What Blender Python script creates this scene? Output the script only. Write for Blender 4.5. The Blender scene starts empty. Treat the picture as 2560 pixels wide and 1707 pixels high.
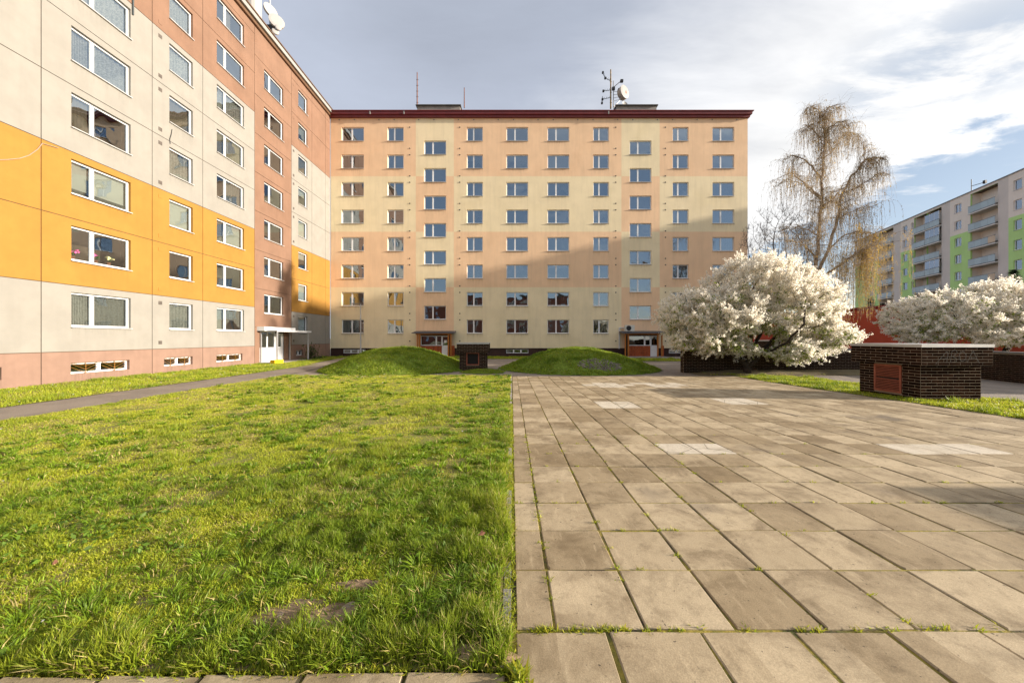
import bpy, math, random
import numpy as np
from mathutils import Vector, Matrix

R = random.Random(7)
NR = np.random.RandomState(11)
scene = bpy.context.scene
COL = scene.collection
F = 853.3            # focal length in photo pixels (12 mm lens on 36 mm, 2560 px)
EYE = 1.57

# ------------------------------------------------------------------ camera
cam_d = bpy.data.cameras.new("camera")
cam_d.sensor_width = 36.0
cam_d.lens = 12.0
cam_d.shift_y = -0.0033
cam_d.clip_start = 0.05
cam_d.clip_end = 3000
cam = bpy.data.objects.new("camera", cam_d)
cam.location = (0, 0, EYE)
cam.rotation_euler = (math.radians(90), 0, 0)
COL.objects.link(cam)
scene.camera = cam

# ------------------------------------------------------------------ light
EXPO = 1.25
SUN_TO = Vector((1.0, -0.125, 0.25))       # towards the sun
sun_d = bpy.data.lights.new("sun", 'SUN')
sun_d.energy = 4.5
sun_d.angle = math.radians(0.9)
sun_d.color = (1.0, 0.88, 0.72)
sun = bpy.data.objects.new("sun", sun_d)
sun.rotation_euler = (-SUN_TO).to_track_quat('-Z', 'Y').to_euler()
sun.location = (40, -10, 40)
COL.objects.link(sun)

vs = scene.view_settings
scene.display_settings.display_device = 'sRGB'
vs.view_transform = 'Standard'
vs.look = 'None'
vs.exposure = EXPO
vs.gamma = 1.0
vs.use_curve_mapping = False
scene.cycles.max_bounces = 16
scene.cycles.diffuse_bounces = 8
scene.cycles.transparent_max_bounces = 12


class NT:
    """small helper for node trees"""
    def __init__(self, tree):
        self.t = tree
        self.n = tree.nodes
        self.l = tree.links

    def new(self, typ, **kw):
        n = self.n.new(typ)
        for k, v in kw.items():
            setattr(n, k, v)
        return n

    def put(self, sock, v):
        if hasattr(v, 'is_linked') or isinstance(v, bpy.types.NodeSocket):
            self.l.new(v, sock)
        else:
            sock.default_value = v

    def math(self, op, a, b=0.0, c=None, clamp=False):
        n = self.new('ShaderNodeMath', operation=op)
        n.use_clamp = clamp
        self.put(n.inputs[0], a)
        self.put(n.inputs[1], b)
        if c is not None:
            self.put(n.inputs[2], c)
        return n.outputs[0]

    def smooth(self, x, a, b, lo=0.0, hi=1.0):
        n = self.new('ShaderNodeMapRange', interpolation_type='SMOOTHSTEP')
        self.put(n.inputs['Value'], x)
        n.inputs['From Min'].default_value = a
        n.inputs['From Max'].default_value = b
        n.inputs['To Min'].default_value = lo
        n.inputs['To Max'].default_value = hi
        return n.outputs[0]

    def noise(self, vec, scale=5.0, detail=3.0, rough=0.55, dist=0.0):
        n = self.new('ShaderNodeTexNoise')
        if vec is not None:
            self.l.new(vec, n.inputs['Vector'])
        n.inputs['Scale'].default_value = scale
        n.inputs['Detail'].default_value = detail
        n.inputs['Roughness'].default_value = rough
        n.inputs['Distortion'].default_value = dist
        return n.outputs['Fac']

    def mix(self, fac, a, b, blend='MIX'):
        n = self.new('ShaderNodeMix', data_type='RGBA', blend_type=blend)
        self.put(n.inputs[0], fac)
        self.put(n.inputs[6], a if not isinstance(a, tuple) else (*a[:3], 1))
        self.put(n.inputs[7], b if not isinstance(b, tuple) else (*b[:3], 1))
        return n.outputs[2]

    def mapping(self, vec, scale=(1, 1, 1), loc=(0, 0, 0)):
        n = self.new('ShaderNodeMapping')
        self.l.new(vec, n.inputs['Vector'])
        n.inputs['Scale'].default_value = scale
        n.inputs['Location'].default_value = loc
        return n.outputs[0]


# ------------------------------------------------------------------ world: clear low-sun sky with a cloud deck
world = bpy.data.worlds.new("World")
scene.world = world
world.use_nodes = True
wt = NT(world.node_tree)
wt.n.clear()
out = wt.new('ShaderNodeOutputWorld')
bg = wt.new('ShaderNodeBackground')
bg2 = wt.new('ShaderNodeBackground')
sky = wt.new('ShaderNodeTexSky')
sky.sky_type = 'NISHITA'
sky.sun_disc = False
sky.sun_elevation = math.atan2(SUN_TO.z, math.hypot(SUN_TO.x, SUN_TO.y))
sky.sun_rotation = math.atan2(SUN_TO.x, SUN_TO.y)
sky.altitude = 200
sky.air_density = 1.0
sky.dust_density = 0.6
sky.ozone_density = 1.6
SKYK = 0.085
hz = 0.72 / (2 ** EXPO) / SKYK
hazy = wt.mix(1.0, sky.outputs[0], (1.0, 0.86, 0.80), 'MULTIPLY')
hazy = wt.mix(0.36, hazy, (0.82 * hz, 1.0 * hz, 1.22 * hz))      # thin high haze
wt.l.new(hazy, bg.inputs[0])
bg.inputs[1].default_value = SKYK
tc = wt.new('ShaderNodeTexCoord')
sep = wt.new('ShaderNodeSeparateXYZ')
wt.l.new(tc.outputs['Generated'], sep.inputs[0])
zz = wt.math('MAXIMUM', sep.outputs[2], 0.06)
u = wt.math('DIVIDE', sep.outputs[0], zz)
v = wt.math('DIVIDE', sep.outputs[1], zz)
comb = wt.new('ShaderNodeCombineXYZ')
wt.l.new(u, comb.inputs[0])
wt.l.new(v, comb.inputs[1])
uv = comb.outputs[0]
rot = wt.new('ShaderNodeMapping')
wt.l.new(uv, rot.inputs['Vector'])
rot.inputs['Rotation'].default_value = (0, 0, math.radians(-38))
rot.inputs['Scale'].default_value = (0.75, 1.5, 1)
n_big = wt.noise(uv, 0.9, 2, 0.5)
n_fine = wt.noise(rot.outputs[0], 2.6, 7, 0.62, 0.25)
n_wisp = wt.noise(rot.outputs[0], 1.15, 6, 0.6, 0.4)
# edge of the cloud deck on the right, running away from the viewer
e = wt.math('SUBTRACT', u, wt.math('MULTIPLY_ADD', v, 0.20, 2.0))
e = wt.math('ADD', e, wt.math('MULTIPLY_ADD', n_fine, 1.5, -0.75))
cloud = wt.smooth(e, -0.12, 0.16, 1.0, 0.0)
# thin wisps beyond the edge
wisp = wt.smooth(n_wisp, 0.52, 0.70, 0.0, 0.85)
wisp = wt.math('MULTIPLY', wisp, wt.smooth(u, 1.5, 2.2))
cloud = wt.math('MAXIMUM', cloud, wisp)
# broken patch with blue holes, high on the right
dh = wt.math('SQRT', wt.math('ADD', wt.math('POWER', wt.math('SUBTRACT', u, 1.62), 2.0),
                             wt.math('POWER', wt.math('MULTIPLY', wt.math('SUBTRACT', v, 1.22), 1.1), 2.0)))
holes = wt.math('MULTIPLY', wt.smooth(dh, 0.10, 0.62, 1.0, 0.0), wt.smooth(n_fine, 0.42, 0.60, 1.0, 0.0))
cloud = wt.math('MULTIPLY', cloud, wt.math('SUBTRACT', 1.0, wt.math('MULTIPLY', holes, 0.65)))
# deck carried on unseen overhead and behind for fill light; lower down, scattered cloud
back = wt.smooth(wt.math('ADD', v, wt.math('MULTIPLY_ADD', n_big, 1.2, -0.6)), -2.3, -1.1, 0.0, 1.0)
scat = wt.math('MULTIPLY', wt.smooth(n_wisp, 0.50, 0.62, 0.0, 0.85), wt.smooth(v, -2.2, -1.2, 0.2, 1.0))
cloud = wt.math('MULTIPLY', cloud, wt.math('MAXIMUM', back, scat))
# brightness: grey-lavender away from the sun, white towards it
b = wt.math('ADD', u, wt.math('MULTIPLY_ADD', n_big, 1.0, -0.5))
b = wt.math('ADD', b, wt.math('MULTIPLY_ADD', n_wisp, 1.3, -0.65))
b = wt.math('ADD', b, wt.smooth(v, -0.6, 0.95, 0.75, 0.0))  # whitened overhead and behind, out of view, to brighten the fill light
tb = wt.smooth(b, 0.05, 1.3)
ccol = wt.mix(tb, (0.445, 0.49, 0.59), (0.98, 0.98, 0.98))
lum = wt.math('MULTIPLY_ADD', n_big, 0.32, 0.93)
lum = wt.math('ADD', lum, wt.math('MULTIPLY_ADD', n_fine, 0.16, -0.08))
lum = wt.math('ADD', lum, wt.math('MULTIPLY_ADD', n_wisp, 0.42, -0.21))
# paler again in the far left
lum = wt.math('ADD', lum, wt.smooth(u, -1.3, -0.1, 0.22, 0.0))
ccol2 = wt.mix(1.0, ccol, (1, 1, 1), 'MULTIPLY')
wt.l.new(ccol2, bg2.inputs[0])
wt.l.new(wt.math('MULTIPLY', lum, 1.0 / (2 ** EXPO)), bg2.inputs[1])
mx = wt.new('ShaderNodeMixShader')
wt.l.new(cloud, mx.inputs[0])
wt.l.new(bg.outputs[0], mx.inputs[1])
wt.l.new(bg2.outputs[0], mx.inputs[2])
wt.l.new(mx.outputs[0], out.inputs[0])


# ------------------------------------------------------------------ materials
def newmat(name):
    m = bpy.data.materials.new(name)
    m.use_nodes = True
    nt = NT(m.node_tree)
    nt.n.clear()
    o = nt.new('ShaderNodeOutputMaterial')
    return m, nt, o


def pm(name, col, rough=0.7, var=0.12, scale=3.0, streak=0.0, bump=0.0, bscale=60.0, metal=0.0,
       rand=0.0, spec=0.3, dirt=None, dirt_amt=0.0, dirt_scale=0.8):
    m, nt, o = newmat(name)
    p = nt.new('ShaderNodeBsdfPrincipled')
    geo = nt.new('ShaderNodeNewGeometry')
    pos = geo.outputs['Position']
    c1 = tuple(max(0, c * (1 - var)) for c in col)
    c2 = tuple(min(1, c * (1 + var)) for c in col)
    n = nt.noise(pos, scale, 4, 0.6)
    c = nt.mix(nt.smooth(n, 0.3, 0.7), c1, c2)
    if streak:
        sv = nt.mapping(pos, (2.2, 2.2, 0.16))
        sn = nt.noise(sv, 1.6, 5, 0.6)
        c = nt.mix(nt.smooth(sn, 0.42, 0.75, 0.0, streak), c, tuple(x * 0.62 for x in col))
        sa = nt.new('ShaderNodeAttribute')
        sa.attribute_name = 'stain'
        s2 = nt.noise(nt.mapping(pos, (5.5, 5.5, 0.5)), 1.8, 5, 0.65)
        k2 = nt.math('MULTIPLY', nt.math('POWER', sa.outputs['Fac'], 1.4), nt.smooth(s2, 0.40, 0.70, 0.05, 0.75))
        c = nt.mix(nt.math('MULTIPLY', k2, min(1.0, streak * 4)), c, tuple(x * 0.55 for x in col))
    if dirt:
        dn = nt.noise(pos, dirt_scale, 6, 0.62, 0.2)
        c = nt.mix(nt.smooth(dn, 0.5, 0.72, 0.0, dirt_amt), c, dirt)
    if rand:
        oi = nt.new('ShaderNodeObjectInfo')
        k = nt.math('MULTIPLY_ADD', oi.outputs['Random'], rand * 2, 1 - rand)
        hs = nt.new('ShaderNodeHueSaturation')
        nt.l.new(k, hs.inputs['Value'])
        nt.l.new(c, hs.inputs['Color'])
        c = hs.outputs[0]
    nt.l.new(c, p.inputs['Base Color'])
    p.inputs['Roughness'].default_value = rough
    p.inputs['Metallic'].default_value = metal
    p.inputs['Specular IOR Level'].default_value = spec
    if bump:
        bn = nt.noise(pos, bscale, 4, 0.7)
        bp = nt.new('ShaderNodeBump')
        bp.inputs['Strength'].default_value = bump
        bp.inputs['Distance'].default_value = 0.01
        nt.l.new(bn, bp.inputs['Height'])
        nt.l.new(bp.outputs[0], p.inputs['Normal'])
    nt.l.new(p.outputs[0], o.inputs[0])
    return m


M = {}
M['cream'] = pm('cream_render', (0.252, 0.240, 0.219), 0.9, 0.05, 1.2, 0.10, 0.35, 90, dirt=(0.21, 0.19, 0.165), dirt_amt=0.18)
M['orange'] = pm('orange_render', (0.305, 0.160, 0.034), 0.9, 0.06, 1.0, 0.10, 0.35, 90, dirt=(0.265, 0.13, 0.025), dirt_amt=0.25)
M['terra'] = pm('terracotta_render', (0.205, 0.122, 0.084), 0.9, 0.08, 0.9, 0.14, 0.35, 90, dirt=(0.17, 0.09, 0.057), dirt_amt=0.3)
M['plinthpink'] = pm('pink_plinth_render', (0.245, 0.157, 0.122), 0.9, 0.07, 1.3, 0.22, 0.4, 70, dirt=(0.185, 0.115, 0.09), dirt_amt=0.35)
M['joint'] = pm('joint_sealant', (0.10, 0.068, 0.048), 0.9, 0.2, 3)
M['peach'] = pm('peach_render', (0.80, 0.555, 0.36), 0.9, 0.05, 0.6, 0.2, 0.3, 80, dirt=(0.70, 0.42, 0.23), dirt_amt=0.2, dirt_scale=0.35)
M['yellow'] = pm('yellow_render', (0.80, 0.68, 0.46), 0.9, 0.05, 0.6, 0.2, 0.3, 80, dirt=(0.66, 0.54, 0.29), dirt_amt=0.2, dirt_scale=0.35)
M['darkplinth'] = pm('dark_plinth', (0.045, 0.022, 0.018), 0.8, 0.2, 2)
M['redtrim'] = pm('oxblood_sheet_metal', (0.16, 0.022, 0.022), 0.45, 0.12, 1.5, 0.2, spec=0.5)
M['white'] = pm('white_pvc', (0.72, 0.73, 0.75), 0.35, 0.03, 4, spec=0.5)
M['sill'] = pm('sill_metal', (0.55, 0.55, 0.56), 0.4, 0.05, 4, metal=0.3)
M['greysill'] = pm('grey_sheet', (0.20, 0.20, 0.21), 0.45, 0.08, 4, metal=0.4)
M['fascia'] = pm('grey_fascia', (0.30, 0.295, 0.285), 0.5, 0.05, 2, 0.1, metal=0.1)
M['brownmetal'] = pm('brown_gutter', (0.17, 0.10, 0.06), 0.45, 0.1, 3, metal=0.4)
M['roofing'] = pm('bitumen', (0.09, 0.085, 0.08), 0.9, 0.2, 2)
M['concrete'] = pm('rough_concrete', (0.30, 0.27, 0.25), 0.9, 0.15, 2, 0.3, 0.4, 40)
M['room'] = pm('room_wall', (0.15, 0.115, 0.085), 0.95, 0.35, 0.45)
M['inside'] = pm('window_reveal', (0.6, 0.55, 0.48), 0.9, 0.05, 2)
M['brick'] = pm('dark_clinker', (0.020, 0.0095, 0.006), 0.9, 0.35, 7, rand=0.5, spec=0.0)
M['mortar'] = pm('grey_mortar', (0.25, 0.20, 0.15), 0.95, 0.18, 6, bump=0.4)
M['capmetal'] = pm('zinc_flashing', (0.48, 0.48, 0.48), 0.42, 0.12, 2.0, 0.15, metal=0.35)
M['louvre'] = pm('red_oxide_paint', (0.29, 0.085, 0.05), 0.55, 0.14, 6, 0.2)
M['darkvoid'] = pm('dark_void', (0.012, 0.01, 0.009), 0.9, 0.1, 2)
M['wood'] = pm('stained_timber', (0.36, 0.13, 0.025), 0.55, 0.18, 9)
M['redwood'] = pm('mahogany_boarding', (0.30, 0.065, 0.018), 0.5, 0.25, 6, rand=0.15)
M['asphaltroof'] = pm('porch_roofing', (0.085, 0.085, 0.095), 0.7, 0.15, 5, bump=0.3)
M['galv'] = pm('galvanised_steel', (0.42, 0.43, 0.45), 0.45, 0.08, 4, metal=0.5)
M['rust'] = pm('rusty_steel', (0.16, 0.06, 0.03), 0.75, 0.3, 5)
M['mastyellow'] = pm('mast_ochre', (0.22, 0.13, 0.02), 0.6, 0.4, 3)
M['blacksteel'] = pm('black_steel', (0.02, 0.02, 0.022), 0.5, 0.2, 5)
M['dishwhite'] = pm('dish_white', (0.36, 0.355, 0.35), 0.4, 0.03, 3)
M['dishrim'] = pm('dish_shroud', (0.45, 0.38, 0.32), 0.5, 0.08, 6)
M['redmark'] = pm('red_mark', (0.5, 0.12, 0.07), 0.5, 0.05, 4)
M['bark'] = pm('dark_bark', (0.045, 0.032, 0.024), 0.9, 0.35, 9, bump=0.5)
M['birchbark'] = pm('birch_bark', (0.33, 0.245, 0.17), 0.85, 0.5, 5)
M['twig'] = pm('birch_twig', (0.33, 0.255, 0.17), 0.85, 0.3, 3)
M['greybark'] = pm('grey_bark', (0.12, 0.10, 0.095), 0.9, 0.25, 4)
M['redhouse'] = pm('red_plaster', (0.42, 0.075, 0.040), 0.9, 0.07, 1.0, 0.15, 0.3, 60)
M['rearred'] = pm('rust_red_render', (0.26, 0.09, 0.055), 0.9, 0.08, 0.5, 0.1)
M['redcap'] = pm('red_coping', (0.20, 0.02, 0.016), 0.6, 0.1, 1)
M['beige'] = pm('beige_render', (0.80, 0.72, 0.635), 0.9, 0.04, 0.5, 0.08)
M['green'] = pm('lime_render', (0.50, 0.74, 0.28), 0.9, 0.04, 0.5, 0.08)
M['grey'] = pm('greige_render', (0.66, 0.60, 0.545), 0.9, 0.04, 0.5, 0.08)
M['balcony'] = pm('frosted_balcony_glass', (0.36, 0.45, 0.48), 0.3, 0.05, 1.5, rand=0.1, spec=0.6)
M['balcbeige'] = pm('beige_balcony_screen', (0.62, 0.48, 0.34), 0.6, 0.05, 1.5)
M['slabwhite'] = pm('balcony_edge', (0.62, 0.60, 0.57), 0.8, 0.05, 2)
M['yellowbox'] = pm('yellow_plastic', (0.75, 0.46, 0.01), 0.45, 0.08, 4)
M['paper'] = pm('paper', (0.8, 0.8, 0.8), 0.8, 0.03, 8)
M['acbody'] = pm('ac_casing', (0.62, 0.61, 0.57), 0.5, 0.04, 4)
M['awning'] = pm('awning_cloth', (0.06, 0.07, 0.075), 0.8, 0.1, 3)
M['bar'] = pm('ochre_grille', (0.27, 0.125, 0.025), 0.6, 0.1, 6)
M['cable'] = pm('pale_cable', (0.34, 0.26, 0.21), 0.7, 0.05, 4)
M['paint'] = pm('chalky_paint', (0.085, 0.08, 0.075), 0.9, 0.3, 12)
M['ventgrey'] = pm('vent_cover', (0.10, 0.085, 0.075), 0.7, 0.2, 6)
M['deadleaf'] = pm('dead_leaf', (0.15, 0.065, 0.04), 0.7, 0.3, 20)
M['stone'] = pm('field_stone', (0.24, 0.185, 0.135), 0.9, 0.2, 12, bump=0.5)
M['baresoil'] = pm('bare_soil', (0.235, 0.165, 0.105), 0.95, 0.3, 9, bump=0.9, bscale=45, spec=0.05)
M['crumb'] = pm('soil_crumb', (0.17, 0.12, 0.075), 0.95, 0.3, 20)
M['cobble'] = pm('grey_cobble', (0.17, 0.15, 0.12), 0.9, 0.4, 2.5)
M['conifer'] = pm('conifer_needles', (0.025, 0.055, 0.022), 0.8, 0.4, 3)
M['pink'] = pm('pink_petal', (0.6, 0.12, 0.30), 0.6, 0.2, 8)
M['paleflower'] = pm('pale_petal', (0.7, 0.66, 0.35), 0.6, 0.2, 8)
M['potgreen'] = pm('pot_plant_leaf', (0.05, 0.10, 0.03), 0.6, 0.3, 8)
M['pot'] = pm('clay_pot', (0.35, 0.14, 0.08), 0.8, 0.1, 8)


def glass_mat():
    m, nt, o = newmat('window_glass')
    geo = nt.new('ShaderNodeNewGeometry')
    oi = nt.new('ShaderNodeObjectInfo')
    add = nt.new('ShaderNodeVectorMath', operation='ADD')
    nt.l.new(geo.outputs['Position'], add.inputs[0])
    sc_ = nt.new('ShaderNodeVectorMath', operation='SCALE')
    nt.l.new(oi.outputs['Location'], sc_.inputs[0])
    sc_.inputs['Scale'].default_value = 0.37
    nt.l.new(sc_.outputs[0], add.inputs[1])
    n = nt.noise(add.outputs[0], 0.9, 1, 0.4)
    bp = nt.new('ShaderNodeBump')
    bp.inputs['Strength'].default_value = 0.25
    bp.inputs['Distance'].default_value = 0.06
    nt.l.new(n, bp.inputs['Height'])
    gl = nt.new('ShaderNodeBsdfGlossy')
    gl.inputs['Roughness'].default_value = 0.0
    gl.inputs['Color'].default_value = (0.76, 0.88, 1.0, 1)
    nt.l.new(bp.outputs[0], gl.inputs['Normal'])
    tr = nt.new('ShaderNodeBsdfTransparent')
    tr.inputs['Color'].default_value = (0.74, 0.78, 0.76, 1)
    fr = nt.new('ShaderNodeFresnel')
    fr.inputs['IOR'].default_value = 2.1
    f = nt.math('MULTIPLY_ADD', fr.outputs[0], 1.0, 0.24, clamp=True)
    ms = nt.new('ShaderNodeMixShader')
    nt.l.new(f, ms.inputs[0])
    nt.l.new(tr.outputs[0], ms.inputs[1])
    nt.l.new(gl.outputs[0], ms.inputs[2])
    nt.l.new(ms.outputs[0], o.inputs[0])
    return m


def cloth_mat(name, col, opac, pattern=0.0, rnd=0.2):
    m, nt, o = newmat(name)
    geo = nt.new('ShaderNodeNewGeometry')
    d = nt.new('ShaderNodeBsdfDiffuse')
    oi = nt.new('ShaderNodeObjectInfo')
    hs = nt.new('ShaderNodeHueSaturation')
    hs.inputs['Color'].default_value = (*col, 1)
    nt.l.new(nt.math('MULTIPLY_ADD', oi.outputs['Random'], rnd * 2, 1 - rnd), hs.inputs['Value'])
    nt.l.new(hs.outputs[0], d.inputs[0])
    tl = nt.new('ShaderNodeBsdfTranslucent')
    nt.l.new(hs.outputs[0], tl.inputs[0])
    dm = nt.new('ShaderNodeMixShader')
    dm.inputs[0].default_value = 0.3
    nt.l.new(d.outputs[0], dm.inputs[1])
    nt.l.new(tl.outputs[0], dm.inputs[2])
    t = nt.new('ShaderNodeBsdfTransparent')
    ms = nt.new('ShaderNodeMixShader')
    if pattern:
        n = nt.noise(geo.outputs['Position'], 16.0, 3, 0.6)
        f = nt.smooth(n, 0.4, 0.62, max(0, opac - pattern), min(1, opac + pattern))
        nt.l.new(f, ms.inputs[0])
    else:
        ms.inputs[0].default_value = opac
    nt.l.new(t.outputs[0], ms.inputs[1])
    nt.l.new(dm.outputs[0], ms.inputs[2])
    nt.l.new(ms.outputs[0], o.inputs[0])
    return m


M['glass'] = glass_mat()
M['lace'] = cloth_mat('lace_curtain', (0.62, 0.61, 0.57), 0.68, 0.16, 0.2)
M['net'] = cloth_mat('net_curtain', (0.55, 0.55, 0.53), 0.5, 0.0, 0.3)
M['drape'] = cloth_mat('heavy_drape', (0.30, 0.26, 0.20), 0.97, 0.0, 0.5)
M['blind'] = cloth_mat('roller_blind', (0.66, 0.66, 0.60), 0.98, 0.0, 0.15)
M['venetian'] = pm('venetian_slat', (0.42, 0.40, 0.38), 0.5, 0.05, 4, rand=0.3)


def attr_leaf(name, transl=0.35, rough=0.6, spec=0.25):
    m, nt, o = newmat(name)
    a = nt.new('ShaderNodeAttribute')
    a.attribute_name = 'col'
    p = nt.new('ShaderNodeBsdfPrincipled')
    nt.l.new(a.outputs['Color'], p.inputs['Base Color'])
    p.inputs['Roughness'].default_value = rough
    p.inputs['Specular IOR Level'].default_value = spec
    tl = nt.new('ShaderNodeBsdfTranslucent')
    nt.l.new(a.outputs['Color'], tl.inputs[0])
    ms = nt.new('ShaderNodeMixShader')
    ms.inputs[0].default_value = transl
    nt.l.new(p.outputs[0], ms.inputs[1])
    nt.l.new(tl.outputs[0], ms.inputs[2])
    nt.l.new(ms.outputs[0], o.inputs[0])
    return m


M['grass'] = attr_leaf('grass_blades', 0.42, 0.5, 0.35)
M['petal'] = attr_leaf('blossom_petals', 0.6, 0.7, 0.1)
M['leaf'] = attr_leaf('young_leaves', 0.35)


def soil_mat():
    m, nt, o = newmat('lawn_soil')
    geo = nt.new('ShaderNodeNewGeometry')
    pos = geo.outputs['Position']
    p = nt.new('ShaderNodeBsdfPrincipled')
    n1 = nt.noise(pos, 1.1, 5, 0.6)
    n2 = nt.noise(pos, 14, 5, 0.7)
    c = nt.mix(nt.smooth(n1, 0.35, 0.65), (0.19, 0.155, 0.07), (0.26, 0.20, 0.10))
    c = nt.mix(nt.smooth(n2, 0.40, 0.62), c, (0.16, 0.205, 0.03))
    nt.l.new(c, p.inputs['Base Color'])
    p.inputs['Roughness'].default_value = 0.95
    p.inputs['Specular IOR Level'].default_value = 0.1
    bp = nt.new('ShaderNodeBump')
    bp.inputs['Strength'].default_value = 0.7
    bp.inputs['Distance'].default_value = 0.03
    nt.l.new(n2, bp.inputs['Height'])
    nt.l.new(bp.outputs[0], p.inputs['Normal'])
    nt.l.new(p.outputs[0], o.inputs[0])
    return m


def asphalt_mat(name, c1, c2, c3):
    m, nt, o = newmat(name)
    geo = nt.new('ShaderNodeNewGeometry')
    pos = geo.outputs['Position']
    p = nt.new('ShaderNodeBsdfPrincipled')
    n1 = nt.noise(pos, 0.7, 6, 0.65, 0.3)
    n2 = nt.noise(pos, 60, 3, 0.7)
    n3 = nt.noise(pos, 2.4, 5, 0.6)
    c = nt.mix(nt.smooth(n1, 0.35, 0.65), c1, c2)
    c = nt.mix(nt.smooth(n3, 0.55, 0.75, 0, 0.6), c, c3)
    c = nt.mix(nt.smooth(n2, 0.4, 0.7, 0, 0.5), c, tuple(x * 0.5 for x in c1))
    nt.l.new(c, p.inputs['Base Color'])
    p.inputs['Roughness'].default_value = 0.85
    bp = nt.new('ShaderNodeBump')
    bp.inputs['Strength'].default_value = 0.5
    bp.inputs['Distance'].default_value = 0.01
    nt.l.new(n2, bp.inputs['Height'])
    nt.l.new(bp.outputs[0], p.inputs['Normal'])
    nt.l.new(p.outputs[0], o.inputs[0])
    return m


M['soil'] = soil_mat()
M['turf'] = pm('turf_thatch', (0.12, 0.17, 0.025), 0.95, 0.3, 5, spec=0.05, bump=0.6, bscale=20)
M['asphalt'] = asphalt_mat('worn_asphalt', (0.20, 0.165, 0.135), (0.27, 0.225, 0.185), (0.34, 0.285, 0.23))
M['earth'] = asphalt_mat('trodden_earth', (0.13, 0.10, 0.045), (0.19, 0.15, 0.08), (0.10, 0.11, 0.03))

PX0, PITX = 0.24, 0.5
PY0, PITY = 1.88, 0.505


def slab_mat(name, base, light, dark, crack=False):
    m, nt, o = newmat(name)
    geo = nt.new('ShaderNodeNewGeometry')
    pos = geo.outputs['Position']
    sp = nt.new('ShaderNodeSeparateXYZ')
    nt.l.new(pos, sp.inputs[0])
    ix = nt.math('FLOOR', nt.math('DIVIDE', nt.math('SUBTRACT', sp.outputs[0], PX0), PITX))
    iy = nt.math('FLOOR', nt.math('DIVIDE', nt.math('SUBTRACT', sp.outputs[1], PY0), PITY))
    cb = nt.new('ShaderNodeCombineXYZ')
    nt.l.new(ix, cb.inputs[0])
    nt.l.new(iy, cb.inputs[1])
    wn = nt.new('ShaderNodeTexWhiteNoise', noise_dimensions='2D')
    nt.l.new(cb.outputs[0], wn.inputs['Vector'])
    shift = nt.new('ShaderNodeVectorMath', operation='MULTIPLY_ADD')
    nt.l.new(wn.outputs['Color'], shift.inputs[0])
    shift.inputs[1].default_value = (7, 7, 7)
    nt.l.new(pos, shift.inputs[2])
    sv = shift.outputs[0]
    p = nt.new('ShaderNodeBsdfPrincipled')
    tone = wn.outputs['Value']
    c = nt.mix(nt.smooth(tone, 0.0, 1.0, 0.0, 1.0), base, light)
    n1 = nt.noise(sv, 2.2, 7, 0.66, 0.5)
    n2 = nt.noise(sv, 9.0, 6, 0.7, 0.3)
    n3 = nt.noise(pos, 0.45, 4, 0.6)
    n4 = nt.noise(pos, 140, 3, 0.75)
    sv2 = nt.mapping(sv, (6, 1.2, 1))
    n5 = nt.noise(sv2, 2.5, 5, 0.65)
    c = nt.mix(nt.smooth(n3, 0.35, 0.68, 0.0, 0.45), c, light)
    c = nt.mix(nt.smooth(n1, 0.42, 0.70, 0.0, 0.68), c, dark)
    c = nt.mix(nt.smooth(n2, 0.48, 0.75, 0.0, 0.45), c, tuple(x * 0.75 for x in dark))
    c = nt.mix(nt.smooth(n5, 0.55, 0.72, 0.0, 0.35), c, tuple(min(1, x * 1.25) for x in light))
    c = nt.mix(nt.smooth(n4, 0.35, 0.7, 0.30, 0.0), c, tuple(x * 0.45 for x in dark))
    n6 = nt.noise(pos, 38, 2, 0.5)
    c = nt.mix(nt.smooth(n6, 0.70, 0.76, 0.0, 0.8), c, (0.05, 0.04, 0.03))
    n7 = nt.noise(pos, 0.9, 3, 0.5, 0.6)
    c = nt.mix(nt.smooth(n7, 0.60, 0.78, 0.0, 0.65), c, (0.10, 0.083, 0.07))
    if crack:
        vo = nt.new('ShaderNodeTexVoronoi', feature='DISTANCE_TO_EDGE')
        nt.l.new(pos, vo.inputs['Vector'])
        vo.inputs['Scale'].default_value = 1.4
        c = nt.mix(nt.smooth(vo.outputs['Distance'], 0.004, 0.012, 0.7, 0.0), c, (0.10, 0.085, 0.06))
    nt.l.new(c, p.inputs['Base Color'])
    p.inputs['Roughness'].default_value = 0.8
    p.inputs['Specular IOR Level'].default_value = 0.25
    h = nt.math('ADD', nt.math('MULTIPLY', n4, 0.4), nt.math('MULTIPLY', n2, 1.0))
    bp = nt.new('ShaderNodeBump')
    bp.inputs['Strength'].default_value = 0.35
    bp.inputs['Distance'].default_value = 0.008
    nt.l.new(h, bp.inputs['Height'])
    nt.l.new(bp.outputs[0], p.inputs['Normal'])
    nt.l.new(p.outputs[0], o.inputs[0])
    return m


M['slab'] = slab_mat('weathered_slab', (0.285, 0.212, 0.122), (0.535, 0.43, 0.285), (0.155, 0.108, 0.058))
M['slabpale'] = slab_mat('pale_slab', (0.60, 0.53, 0.42), (0.68, 0.61, 0.50), (0.38, 0.31, 0.22), True)


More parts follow.
